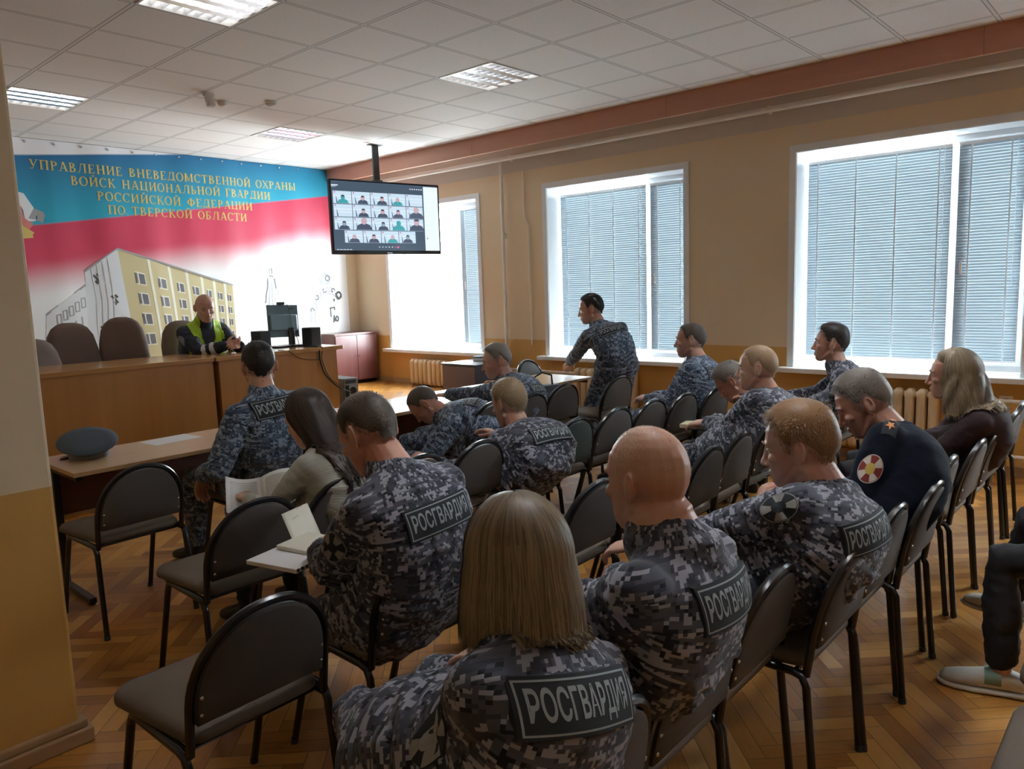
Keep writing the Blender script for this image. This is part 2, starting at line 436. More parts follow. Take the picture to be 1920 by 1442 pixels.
# blinds
def slat_mat():
    t = NT('blind_slat'); t.base((0.30, 0.35, 0.39)); t.rough(0.45)
    tl = t.node('ShaderNodeBsdfTranslucent'); tl.inputs[0].default_value = (0.60, 0.72, 0.80, 1)
    mx = t.node('ShaderNodeMixShader'); mx.inputs[0].default_value = 0.015
    t.link(t.b.outputs[0], mx.inputs[1]); t.link(tl.outputs[0], mx.inputs[2]); t.link(mx.outputs[0], t.out.inputs[0]); return t.m
M['slat'] = slat_mat(); M['cord'] = plain('blind_cord', (0.85, 0.88, 0.9), 0.7)
def blind(y0, y1, label, z1=None, tilt=80, drop=0.0):
    yc = (y0+y1)/2; top = WZ1-0.075; bot = WZ0+0.085+drop
    t = empty('window_blind', (FX-0.045, yc, bot), label, 'blind', group='horizontal slat blinds in the windows')
    hw = (y1-y0)/2; H = top-bot
    mb = MB(); mb.bx((-0.012, -hw, H-0.025), (0.012, hw, H)); mb.build('headrail', M['pvc'], t)
    mb = MB(); a = math.radians(tilt); n = int(H/0.0235)
    for k in range(n):
        z = 0.02+(H-0.05)*k/(n-1); vs = []
        for q, b in ((-1, 0), (-0.35, 0.0016), (0.35, 0.0016), (1, 0)):
            dx = q*0.0125*math.cos(a)-b*math.sin(a); dz = q*0.0125*math.sin(a)+b*math.cos(a)
            vs += [(dx, -hw, z+dz), (dx, hw, z+dz)]
        mb.add(vs, [(2*i, 2*i+1, 2*i+3, 2*i+2) for i in range(3)])
    mb.build('slats', M['slat'], t)
    mb = MB(); mb.bx((-0.011, -hw, 0.0), (0.011, hw, 0.014)); mb.build('bottom_rail', M['pvc'], t)
    mb = MB()
    nc = 4 if hw > 0.4 else 2
    for k in range(nc):
        y = -hw+0.09+(2*hw-0.18)*k/(nc-1); mb.bx((-0.0165, y-0.005, 0.01), (-0.0145, y+0.005, H-0.02))
    mb.build('ladder_tape', M['cord'], t)
    mb = MB(); mb.tube([(-0.02, -hw+0.05, H-0.02), (-0.022, -hw+0.05, H*0.35)], 0.002, 6); mb.build('pull_cord', M['cord'], t)
    return t
for i, (nm, left) in enumerate((('first window, beside the television', False), ('second window, behind the standing man', True), ('third window at the right', True))):
    a, b = WIN[i]; m = (a+b)/2+YM[i]
    blind(a+0.075, m-0.02, 'narrow white slat blind on the right sash of the %s' % nm)
    if left: blind(m+0.03, b-0.03, 'wide white slat blind on the left pane of the %s' % nm)
a, b = WIN[3]; m = (a+b)/2+YM[3]
blind(a+0.075, m-0.02, 'narrow white slat blind on the right sash of the window behind the viewer')
blind(m+0.03, b-0.03, 'wide white slat blind on the left pane of the window behind the viewer', tilt=38)
# ceiling lamps
def alu():
    t = NT('louvre_aluminium'); t.base((0.80, 0.81, 0.83)); t.b.inputs['Metallic'].default_value = 0.8; t.rough(0.25); return t.m
M['alu'] = alu()
M['tube'] = plain('fluorescent_tube', (0.95, 0.97, 1.0), 0.4, emit=LAMP_STRENGTH)
M['tubedim'] = plain('fluorescent_tube_dim', (0.95, 0.97, 1.0), 0.4, emit=LAMP_DIM)
LL = ['louvred square ceiling lamp at the top, nearest above the empty chairs', 'louvred square ceiling lamp at the left, above the desk beside the pillar',
      'louvred square ceiling lamp in the middle of the ceiling, nearer the fascia board', 'louvred square ceiling lamp farthest back, above the banner and the monitor',
      'louvred square ceiling lamp above the near row, over the bald man', 'louvred square ceiling lamp above the near row, over the woman in the brown jacket', 'louvred square ceiling lamp behind the viewer on the pillar side', 'louvred square ceiling lamp behind the viewer on the window side']
for (x, y), lab in zip(LAMPS, LL):
    t = empty('ceiling_light', (x+0.3, y+0.3, CZ), lab, 'lamp', group='square ceiling lamps')
    mb = MB(); e = 0.298
    mb.bx((-e, -e, 0.085), (e, e, 0.09))
    for lo, hi in (((-e, -e, -0.004), (e, -e+0.014, 0.085)), ((-e, e-0.014, -0.004), (e, e, 0.085)), ((-e, -e+0.014, -0.004), (-e+0.014, e-0.014, 0.085)), ((e-0.014, -e+0.014, -0.004), (e, e-0.014, 0.085))): mb.bx(lo, hi)
    mb.build('housing', M['white'], t, smooth=False)
    mb = MB()
    for k in range(5):                            # wedge shaped reflectors between the tubes
        yy = -0.284+0.142*k; w = 0.030
        mb.add([(-0.284, yy-w, 0.0), (0.284, yy-w, 0.0), (-0.284, yy+w, 0.0), (0.284, yy+w, 0.0), (-0.284, yy-0.012, 0.07), (0.284, yy-0.012, 0.07), (-0.284, yy+0.012, 0.07), (0.284, yy+0.012, 0.07)][0:8],
               [(0, 1, 3, 2), (0, 4, 5, 1), (2, 3, 7, 6)]) if 0 < k < 4 else None
    for k in range(1, 8):                         # cross blades
        xx = -0.284+0.071*k
        mb.add([(xx-0.012, -0.284, 0.045), (xx-0.012, 0.284, 0.045), (xx, -0.284, 0.0), (xx, 0.284, 0.0), (xx+0.012, -0.284, 0.045), (xx+0.012, 0.284, 0.045)], [(0, 1, 3, 2), (2, 3, 5, 4)])
    mb.build('louvre', M['alu'], t, smooth=False)
    for k in range(4):
        yy = -0.213+0.142*k; mb = MB(); mb.tube([(-0.27, yy, 0.06), (0.27, yy, 0.06)], 0.013, 10); mb.build('tube', M['tube'] if y < 3 else M['tubedim'], t)
# ceiling sensors
for nm, lab, (x, y), r, h in (('motion_sensor', 'small beige motion sensor on the ceiling, nearest the lamp', (3.29, 6.34), 0.05, 0.0), ('smoke_detector', 'round white smoke detector beside the motion sensor', (3.51, 6.51), 0.05, 0.035), ('smoke_detector', 'round white smoke detector, the one nearer the television', (3.83, 6.25), 0.05, 0.035)):
    t = empty(nm, (x, y, CZ), lab, 'detector')
    if h == 0:
        mb = MB(); mb.bx((-0.035, -0.03, -0.02), (0.035, 0.03, 0)); mb.build('bracket', M['white'], t)
        mb = MB(); mb.box((0.0, -0.02, -0.065), (0.07, 0.05, 0.10), rotx(-0.4)); mb.build('body', M['plinth2'] if 'plinth2' in M else M['white'], t, bevel=0.012)
    else:
        mb = MB(); mb.lathe([(0.052, 0.0), (0.052, -0.014), (0.047, -0.018)]); mb.build('base', M['white'], t)
        mb = MB(); mb.lathe([(0.042, -0.018), (0.042, -0.03), (0.03, -0.042), (0.001, -0.045)]); mb.build('head', M['white'], t)
# pipes on the window wall
def pipe(label, path, r, m='pipe', name='heating_pipe', brackets=()):
    t = empty(name, path[0], label, 'pipe'); P = [tuple(np.subtract(p, path[0])) for p in path]
    mb = MB(); mb.tube(P, r, 12); mb.build('pipe_run', M[m], t)
    for b in brackets:
        mb = MB(); c = np.subtract(b, path[0]); mb.box(c+np.array([0.02, 0, 0]), (0.06, 0.02, 2*r+0.015)); mb.build('bracket', M[m], t)
    return t
pipe('cream heating pipe running under the fascia board along the window wall', [(6.74, BY+0.02, 3.08), (6.74, 9.15, 3.08)], 0.026, brackets=[(6.74, 2.9, 3.08), (6.74, 6.0, 3.08)])
pipe('cream vertical heating pipe on the wall between the first and second windows', [(6.78, 6.18, 3.05), (6.78, 6.18, 0.42)], 0.02, brackets=[(6.78, 6.18, 2.2)])
pipe('thin cream riser beside the vertical heating pipe', [(6.83, 5.88, 2.93), (6.83, 5.88, 2.4), (6.83, 5.82, 2.3), (6.83, 5.82, 0.9)], 0.008)
pipe('cream pipe feeding the radiator under the third window', [(6.76, -7.1, 0.60), (6.76, 1.47, 0.60)], 0.017)
pipe('cream pipe low along the wall under the third window', [(6.76, -7.1, 0.17), (6.76, 1.5, 0.17)], 0.017)
pipe('cream pipe feeding the radiator under the second window', [(6.76, 5.08, 0.60), (6.77, 6.18, 0.60)], 0.017)
# radiators
def radiator(label, y0, n, z0, z1, pitch=0.088):
    t = empty('radiator', (6.75, y0+n*pitch/2, z0), label, 'radiator', group='cast iron radiators under the windows'); H = z1-z0
    for k in range(n):
        y = -n*pitch/2+pitch*(k+0.5); mb = MB()
        def ring(z, dx, dy): return [(dx*c, y+dy*s_, z) for c, s_ in ((1, .6), (1, -.6), (.8, -1), (-.8, -1), (-1, -.6), (-1, .6), (-.8, 1), (.8, 1))]
        mb.loft([ring(0.0, 0.035, 0.02), ring(0.025, 0.06, 0.036), ring(0.06, 0.066, 0.033), ring(H-0.06, 0.066, 0.033), ring(H-0.025, 0.06, 0.036), ring(H, 0.03, 0.018)])
        for z in (0.05, H-0.05): mb.tube([(0, y-pitch/2, z), (0, y+pitch/2, z)], 0.026, 12)
        mb.build('section', M['rad'], t, ang=50)
    return t
radiator('cream radiator under the first window, on the podium', 7.22, 8, PODZ+0.01, 0.66)
radiator('cream radiator under the second window, only its end seen beside a chair', 4.32, 9, 0.12, 0.67)
radiator('cream ribbed radiator under the third window, behind the navy uniform', 1.45, 11, 0.12, 0.66)
# socket, label plate and cable duct on the window wall
t = empty('wall_socket', (WX, 1.02, 0.50), 'cream wall socket above a cable duct under the third window', 'socket')
mb = MB(); mb.bx((-0.035, -0.042, -0.045), (0, 0.042, 0.045)); mb.build('housing', M['white'], t, bevel=0.008)
mb = MB(); mb.tube([(-0.036, 0, 0), (-0.041, 0, 0)], 0.028, 20); mb.build('face', M['white'], t)
mb = MB()
for s_ in (-1, 1): mb.tube([(-0.0405, 0.010*s_, 0), (-0.0425, 0.010*s_, 0)], 0.004, 10)
mb.build('contact_hole', M['dark'], t)
mb = MB(); mb.bx((WX-0.02, 1.0, 0.09), (WX, 1.04, 0.455)); tag(mb.build('cable_duct', M['white'], bevel=0.002), 'white cable duct running down from the wall socket', 'cable duct')
t = MB(); t.bx((WX-0.004, 0.975, 0.595), (WX, 1.065, 0.63)); t.cur = 1
tv, tf = text_mesh('220V', 0.01); s_ = 0.022
t.add([(WX-0.0045, 1.05-p[0]*s_, 0.60+p[1]*s_) for p in tv], tf); tag(t.build('voltage_label', [M['white'], M['dark']], smooth=False), 'small white printed voltage label above the wall socket', 'label')
# ================================================================ banner with print
def banner_mat():
    t = NT('banner_print'); co = t.coord('Object'); s = t.sep(co); x, z = s[0], s[2]
    wob = t.math('MULTIPLY', t.math('SUBTRACT', t.noise(t.comb(x, 0.0, t.math('MULTIPLY', z, 0.4)), 1.1, 2), 0.5), 0.22)
    xx = t.math('SUBTRACT', x, 2.57)
    zb = t.math('ADD', 3.12, t.math('MULTIPLY', xx, 0.105))                                    # white / blue edge
    zr = t.math('ADD', 2.39, t.math('MULTIPLY', xx, 0.145))                                    # blue / red edge
    zw = t.math('ADD', t.math('ADD', 1.80, t.math('MULTIPLY', xx, 0.135)), wob)               # red fading to white
    fold = t.noise(t.comb(t.math('MULTIPLY', x, 2.2), 0.0, t.math('MULTIPLY', z, 0.7)), 1.4, 2)
    blue = t.mix(t.math('MULTIPLY', t.math('SUBTRACT', zb, z), 1.5), (0.012, 0.13, 0.30), (0.02, 0.36, 0.50))
    red = t.mix(fold, (0.50, 0.03, 0.075), (0.70, 0.06, 0.125))
    white = (0.80, 0.79, 0.82); low = t.mix(t.ramp(t.math('MULTIPLY', t.math('SUBTRACT', 2.9, x), 1.2), [(0, (0, 0, 0)), (1, (1, 1, 1))]), (0.86, 0.86, 0.86), (0.66, 0.68, 0.66))
    def step(a, b, w): # 0 below b, 1 above
        n = t.node('ShaderNodeMapRange'); n.interpolation_type = 'SMOOTHSTEP'
        t.val(n.inputs[0], t.math('SUBTRACT', a, b)); n.inputs[1].default_value = -w; n.inputs[2].default_value = w; return n.outputs[0]
    c = t.mix(step(z, zw, 0.24), low, red); c = t.mix(step(z, zr, 0.015), c, blue); c = t.mix(step(z, zb, 0.012), c, white)
    t.base(c); t.rough(0.45); t.bump(fold, 0.25, 0.03); return t.m
BAN = [banner_mat(), plain('gold_print', (0.62, 0.46, 0.13), 0.5), plain('facade_ochre', (0.58, 0.50, 0.28), 0.5), plain('facade_pale', (0.70, 0.71, 0.72), 0.5),
       plain('facade_white_strip', (0.82, 0.80, 0.68), 0.5), plain('print_window', (0.17, 0.17, 0.20), 0.5), plain('print_ink', (0.08, 0.08, 0.08), 0.5), plain('print_pale_ink', (0.33, 0.33, 0.34), 0.5), plain('print_side_grey', (0.66, 0.68, 0.71), 0.5), plain('print_far_red', (0.62, 0.20, 0.18), 0.5)]
mb = MB(); BX0, BX1, BZ0, BZ1 = 1.0, 6.66, PODZ+0.07, CZ-0.005
def by(x, z): return FY-0.03-0.008*math.sin(x*5.1+z*0.8)-0.004*math.sin(x*13+1)
nx, nz = 90, 24; vs = []; fs = []
for i in range(nx+1):
    for j in range(nz+1):
        x = BX0+(BX1-BX0)*i/nx; z = BZ0+(BZ1-BZ0)*j/nz; vs.append((x, by(x, z), z))
for i in range(nx):
    for j in range(nz): a = i*(nz+1)+j; fs.append((a, a+nz+1, a+nz+2, a+1))
mb.add(vs, fs)
def bp(pts, m, k=1):                                # flat printed patch on the banner, (x, z) points, layer k
    mb.cur = m
    # subdivide long patches so that they follow the cloth
    mb.poly([(x, by(x, z)-0.0012*k-0.0008, z) for x, z in pts])
def bgrid(q, m, k, nu=8, nv=2):
    mb.cur = m; q = [np.array(p, float) for p in q]; V = []; F = []
    for i in range(nu+1):
        for j in range(nv+1):
            u, v = i/nu, j/nv; p = (q[0]*(1-u)+q[1]*u)*(1-v)+(q[3]*(1-u)+q[2]*u)*v
            V.append((p[0], by(p[0], p[1])-0.0012*k-0.0008, p[1]))
    for i in range(nu):
        for j in range(nv): a = i*(nv+1)+j; F.append((a, a+nv+1, a+nv+2, a+1))
    mb.add(V, F)
def stroke(pts, w, m, k=2):
    pts = [np.array(p, float) for p in pts]
    for a, b in zip(pts[:-1], pts[1:]):
        d = b-a; L = np.linalg.norm(d)
        if L < 1e-6: continue
        n = np.array([-d[1], d[0]])/L*w*0.72; e = d/L*w*0.3
        bp([a-e+n, b+e+n, b+e-n, a-e-n], m, k)
# serif lettering drawn stroke by stroke (cap height 1)
def glyph(ch):
    S = []; W = 0.17; t_ = 0.07
    def V(x, y0=0.0, y1=1.0, top=True, bot=True):
        S.append([(x-W/2, y0), (x+W/2, y0), (x+W/2, y1), (x-W/2, y1)])
        for y, on in ((y0, bot), (y1-0.05, top)):
            if on: S.append([(x-0.15, y), (x+0.15, y), (x+0.15, y+0.05), (x-0.15, y+0.05)])
    def H(x0, x1, y, h=t_): S.append([(x0, y), (x1, y), (x1, y+h), (x0, y+h)])
    def D(x0, y0, x1, y1, w): S.append([(x0-w/2, y0), (x0+w/2, y0), (x1+w/2, y1), (x1-w/2, y1)])
    def F(x, y): S.append([(x-0.14, y), (x+0.14, y), (x+0.14, y+0.05), (x-0.14, y+0.05)])
    def A(cx, cy, rx, ry, a0, a1, n=12):
        for k in range(n):
            p = [math.radians(a0+(a1-a0)*(k+i)/n) for i in (0, 1)]
            o = [(cx+rx*math.cos(q), cy+ry*math.sin(q)) for q in p]; i_ = [(cx+(rx-W)*math.cos(q), cy+(ry-t_)*math.sin(q)) for q in p]
            S.append([o[0], o[1], i_[1], i_[0]])
    w = 0.85
    if ch == 'У': D(0.32, 0.35, 0.12, 1, .17); D(0.22, 0.02, 0.68, 1, .07); F(.12, .95); F(.68, .95); A(.16, .09, .17, .09, 180, 340); w = .8
    elif ch == 'П': V(.18); V(.72); H(.18, .72, .93); w = .92
    elif ch == 'Р': V(.18); A(.30, .73, .36, .27, -90, 90); H(.18, .3, .93); H(.18, .3, .46); w = .72
    elif ch == 'А': D(.12, 0, .40, 1, .07); D(.72, 0, .44, 1, .17); H(.22, .6, .3); F(.12, 0); F(.72, 0); w = .86
    elif ch == 'В': V(.18); A(.28, .76, .32, .24, -90, 90); A(.30, .27, .38, .27, -90, 90); H(.18, .3, .93); H(.18, .3, .5); H(.18, .3, 0); w = .76
    elif ch == 'Л': V(.72); H(.3, .72, .93); D(.18, .04, .36, 1, .08); A(.12, .1, .12, .1, 180, 360, 6); w = .92
    elif ch in 'ЕЁ': V(.18); H(.18, .62, .93); H(.18, .5, .48); H(.18, .64, 0); S.append([(.56, .75), (.62, .75), (.62, 1), (.56, 1)]); S.append([(.58, 0), (.64, 0), (.66, .25), (.6, .25)]); w = .74
    elif ch in 'ИЙ':
        V(.18); V(.72); D(.2, .1, .7, .9, .09); w = .92
        if ch == 'Й': A(.45, 1.22, .16, .14, 180, 360, 8)
    elif ch == 'Н': V(.18); V(.72); H(.18, .72, .47); w = .92
    elif ch == 'Д': V(.70, .08); H(.02, .86, .02, .08); H(.28, .7, .93); D(.16, .05, .34, 1, .08); S.append([(.02, -.2), (.08, -.2), (.08, .06), (.02, .06)]); S.append([(.8, -.2), (.86, -.2), (.86, .06), (.8, .06)]); w = .92
    elif ch == 'О': A(.42, .5, .42, .52, 0, 360, 24); w = .88
    elif ch == 'М': V(.14, bot=True); V(.86); D(.5, .1, .16, 1, .15); D(.5, .1, .84, 1, .07); w = 1.06
    elif ch == 'С': A(.42, .5, .42, .52, 42, 318, 18); S.append([(.68, .7), (.74, .7), (.74, 1), (.68, 1)]); w = .8
    elif ch == 'Т': V(.4); H(.02, .78, .93); S.append([(.02, .72), (.08, .72), (.08, 1), (.02, 1)]); S.append([(.72, .72), (.78, .72), (.78, 1), (.72, 1)]); w = .82
    elif ch == 'Ы': V(.18); A(.28, .27, .34, .27, -90, 90); H(.18, .3, .47); H(.18, .3, 0); V(.82); w = 1.02
    elif ch == 'Ь': V(.18); A(.28, .27, .36, .27, -90, 90); H(.18, .3, .47); H(.18, .3, 0); w = .72
    elif ch == 'Х': D(.72, 0, .14, 1, .17); D(.12, 0, .70, 1, .07); F(.14, 0); F(.7, 0); F(.14, .95); F(.7, .95); w = .86
    elif ch == 'К': V(.18); D(.24, .45, .66, 1, .08); D(.72, 0, .34, .55, .16); F(.68, 0); F(.64, .95); w = .84
    elif ch == 'Ц': V(.18); V(.72); H(.18, .86, 0); S.append([(.8, -.2), (.86, -.2), (.86, .05), (.8, .05)]); w = .94
    elif ch == 'Г': V(.18); H(.18, .64, .93); S.append([(.58, .7), (.64, .7), (.64, 1), (.58, 1)]); w = .68
    elif ch == 'Ф': V(.5); A(.5, .5, .46, .33, 0, 360, 24); w = 1.02
    elif ch == 'Б': V(.18); H(.18, .64, .93); S.append([(.58, .75), (.64, .75), (.64, 1), (.58, 1)]); A(.28, .29, .38, .29, -90, 90); H(.18, .3, .51); H(.18, .3, 0); w = .74
    elif ch == 'Я': V(.62); A(.5, .73, .36, .27, 90, 270); H(.5, .62, .93); H(.5, .62, .46); D(.14, 0, .42, .5, .13); F(.14, 0); w = .8
    else: w = .5
    return S, w
for text, x0, x1, z0, z1, h in (('УПРАВЛЕНИЕ ВНЕВЕДОМСТВЕННОЙ ОХРАНЫ', 2.72, 5.90, 2.995, 2.985, 0.098), ('ВОЙСК НАЦИОНАЛЬНОЙ ГВАРДИИ', 3.10, 5.52, 2.855, 2.84, 0.098), ('РОССИЙСКОЙ ФЕДЕРАЦИИ', 3.35, 5.25, 2.705, 2.69, 0.098), ('ПО ТВЕРСКОЙ ОБЛАСТИ', 3.45, 5.16, 2.56, 2.545, 0.098)):
    tot = sum(glyph(c)[1]+0.08 for c in text); sx = (x1-x0)/tot; cur = x0
    for c in text:
        S, w = glyph(c); zb_ = z0+(z1-z0)*(cur-x0)/(x1-x0)
        for pts in S: bp([(cur+a*sx, zb_+b*h) for a, b in pts], 1, 1)
        cur += (w+0.08)*sx
# printed building
bgrid([(3.66, 0.60), (4.87, 0.80), (4.87, 1.73), (3.51, 2.17)], 2, 1, 12, 2)
bgrid([(3.08, 0.60), (3.66, 0.60), (3.51, 2.17), (3.15, 1.92)], 8, 1, 6, 2)
bgrid([(2.62, 0.60), (3.10, 0.60), (3.14, 1.77), (2.72, 1.46)], 3, 1, 5, 2)
def facade(u, v): # u along, v down from roof; 0..1
    top = np.array([3.51, 2.17])*(1-u)+np.array([4.87, 1.73])*u; bot = np.array([3.66, 0.60])*(1-u)+np.array([4.87, 0.80])*u
    return top*(1-v)+bot*v
for u in (0.245, 0.42, 0.575, 0.71, 0.825, 0.925): bgrid([facade(u-0.012, 0.005), facade(u+0.012, 0.005), facade(u+0.012, 0.99), facade(u-0.012, 0.99)], 4, 2, 1, 4)
for uc, wd_ in ((0.15, 0.085), (0.34, 0.075), (0.505, 0.066), (0.645, 0.06), (0.77, 0.05), (0.875, 0.045), (0.963, 0.036)):
    for v in (0.185, 0.345, 0.505, 0.665):
        a, b = uc-wd_/2, uc+wd_/2; v0, v1 = v-0.05, v+0.05
        bgrid([facade(a, v1), facade(b, v1), facade(b, v0), facade(a, v0)], 4, 2, 1, 1)
        bgrid([facade(a, v1-.01), facade(a+wd_*.22, v1-.01), facade(a+wd_*.22, v0+.01), facade(a, v0+.01)], 5, 3, 1, 1)
        bgrid([facade(a+wd_*.38, v1-.01), facade(b-wd_*.08, v1-.01), facade(b-wd_*.08, v0+.01), facade(a+wd_*.38, v0+.01)], 5, 3, 1, 1)
stroke([(2.72, 1.46), (3.14, 1.77)], 0.012, 7); stroke([(3.15, 1.92), (3.51, 2.175), (4.87, 1.735)], 0.014, 7)
for k in range(5):
    f_ = k/4; x = 2.84+0.26*f_; z = 1.40+0.17*f_
    stroke([(x-.02, z-.05), (x-.02, z+.05), (x+.02, z+.06), (x+.02, z-.04), (x-.02, z-.05)], 0.008, 7); stroke([(x-.03, z-.32), (x-.03, z-.15)], 0.012, 7)
for x in (3.24, 3.30, 3.36, 3.42): stroke([(x-.02, 1.95+(x-3.24)*.6), (x+.005, 1.6), (x-.012, 1.3), (x+.01, 0.8)], 0.010, 3, 3)
for x, z in ((3.25, 1.86), (3.42, 1.62), (3.28, 1.28)):
    for dx, dz in ((0, 0), (.02, .03), (-.02, .02), (.02, -.03), (0, -.05)): stroke([(x+dx, z+dz), (x+dx+.02, z+dz-.025)], 0.016, 6, 3)
# faint printed statue (a plain standing figure) and ornate cartouche
def sk(pts, ox, oz, s_=1.0, w=0.011, m=7): stroke([(ox+a*s_, oz+b*s_) for a, b in pts], w, m)
for pts, m in (([(-.02, .70), (.03, .70), (.03, .60), (-.02, .60), (-.02, .70)], 7), ([(.03, .72), (.035, .60)], 6), ([(-.03, .56), (.06, .54)], 6), ([(-.08, .5), (-.10, .3), (-.15, .12), (-.16, .02)], 6), ([(-.07, .5), (-.06, .2), (-.09, -.1)], 7), ([(.1, .5), (.13, .3), (.16, .22), (.13, .14)], 7), ([(.08, .5), (.11, .28)], 6), ([(.02, .45), (.0, .1), (.01, -.12)], 7), ([(-.09, -.1), (-.11, -.34), (-.04, -.34)], 6), ([(-.03, -.1), (-.06, -.3)], 7), ([(.06, .1), (.08, -.3)], 7), ([(-.16, .02), (-.18, -.02)], 6)):
    sk(pts, 5.43, 1.5, 0.62, 0.010, m)
def arc(cx, cz, rx, rz, a0, a1, n=10): return [(cx+rx*math.cos(math.radians(a0+(a1-a0)*k/n)), cz+rz*math.sin(math.radians(a0+(a1-a0)*k/n))) for k in range(n+1)]
stroke(arc(6.27, 1.79, 0.075, 0.07, 150, 480), 0.03, 7); stroke(arc(6.31, 1.80, 0.035, 0.035, 0, 360), 0.014, 6)
for k in range(12):
    a = math.radians(75+k*9.5); cx = 6.32+0.30*math.cos(a); cz = 1.22+0.42*math.sin(a); stroke(arc(cx, cz, 0.028, 0.028, k*37, k*37+250, 6), 0.012, 7 if k % 3 else 6)
stroke(arc(6.32, 1.22, 0.25, 0.36, 60, 190, 14), 0.012, 7)
stroke(arc(6.49, 1.55, 0.045, 0.05, -40, 260), 0.02, 6); stroke([(6.43, 1.58), (6.50, 1.50), (6.53, 1.56)], 0.016, 6)
for pts in ([(6.33, 1.37), (6.33, 1.25)], [(6.315, 1.375), (6.40, 1.385), (6.40, 1.35)], [(6.37, 1.17), (6.385, 1.27), (6.40, 1.19), (6.37, 1.21), (6.41, 1.22)], arc(6.435, 1.22, .022, .035, 0, 360, 8), [(6.385, 1.49), (6.41, 1.50), (6.40, 1.47)]): stroke(pts, 0.016, 6)
stroke(arc(6.30, 1.05, 0.26, 0.20, 200, 330, 10), 0.010, 7)
for k in range(7): stroke(arc(6.14+0.07*k, 0.86-0.012*k, 0.03, 0.025, 0, 300, 6), 0.010, 7)
# torn off looking wing of the emblem at the left edge
stroke([(2.45, 2.73), (2.60, 2.69), (2.66, 2.58), (2.67, 2.47)], 0.07, 3); stroke([(2.67, 2.46), (2.72, 2.55), (2.78, 2.52), (2.76, 2.46)], 0.045, 7)
stroke([(2.56, 2.58), (2.58, 2.46), (2.66, 2.40)], 0.05, 9); stroke([(2.56, 2.38), (2.66, 2.31), (2.56, 2.30)], 0.05, 1)
ban = mb.build('wall_banner', BAN, smooth=True, ang=60)
tag(ban, 'huge white, blue and red printed banner with gold lettering and a drawn building', 'banner')
for k in range(15):
    x = 2.7+0.27*k; z = 3.27; mb = MB()
    mb.lathe([(0.012, 0), (0.012, 0.006), (0.004, 0.008)], (x, by(x, z)-0.002, z), 10, rotx(math.pi/2)); mb.build('eyelet', M['steel'], ban)

# ================================================================ the desk on the podium
def desk(label, x0, x1, dy):
    t = empty('presidium_desk', ((x0+x1)/2, 6.6+dy, PODZ), label, 'desk', group='veneered presidium desks')
    h = (x1-x0)/2
    mb = MB(); mb.bx((-h, -0.02, 0.71), (h, 0.72, 0.75)); mb.build('desk_top', M['honeytop'], t, bevel=0.004)
    mb = MB(); mb.bx((-h+0.03, 0.0, 0.07), (h-0.005 if x1 < 4 else h-0.07, 0.02, 0.71)); mb.build('front_panel', M['honey'], t, bevel=0.002)
    for s_, x in ((-1, -h+0.03), (1, h-0.025 if x1 < 4 else h-0.09)):
        mb = MB(); mb.bx((x, 0.02, 0.0), (x+0.02, 0.68, 0.71)); mb.build('side_panel', M['honey'], t, bevel=0.002)
    mb = MB(); mb.bx((-h+0.06, 0.03, 0.0), (h-0.1, 0.05, 0.08)); mb.build('plinth', M['dark'], t)
    return t
desk('long left honey wood presidium desk in front of the brown chairs', 0.9, 3.265, 0.0)
desk('right honey wood presidium desk carrying the monitor and speakers', 3.275, 4.66, -0.02)

# ================================================================ front row tables
def table(label, x0, x1, y=4.21):
    t = empty('work_table', ((x0+x1)/2, y+0.3, 0), label, 'table', group='low beech tables in front of the audience'); h = (x1-x0)/2
    mb = MB(); mb.bx((-h, -0.3, 0.698), (h, 0.3, 0.722)); mb.build('table_top', M['beech'], t, bevel=0.003)
    mb = MB(); mb.bx((-h+0.06, 0.17, 0.40), (h-0.06, 0.188, 0.69)); mb.build('modesty_panel', M['redboard'], t, bevel=0.002)
    mb = MB(); mb.bx((-h+0.06, 0.166, 0.38), (h-0.06, 0.192, 0.40)); mb.build('panel_edging', M['beech'], t)
    for s_ in (-1, 1):
        x = s_*(h-0.035); mb = MB()
        mb.bx((x-0.018, 0.10, 0.02), (x+0.018, 0.14, 0.698)); mb.bx((x-0.016, -0.27, 0.668), (x+0.016, 0.27, 0.698)); mb.bx((x-0.018, -0.28, 0.006), (x+0.018, 0.28, 0.036))
        l = mb.build('leg', M['blackmetal'], t, bevel=0.003)
        for yy in (-0.26, 0.26):
            mb = MB(); mb.tube([(x, yy, 0.0), (x, yy, 0.008)], 0.02, 12); mb.build('glide', M['darkplastic'], l)
    return t
table('beech table at the left end, with the peaked cap and a sheet of paper', 1.29, 2.785)
table('middle beech table, mostly hidden behind the bent over man', 2.795, 4.285)
table('beech table at the window end, under the hand of the standing man', 4.295, 5.80)

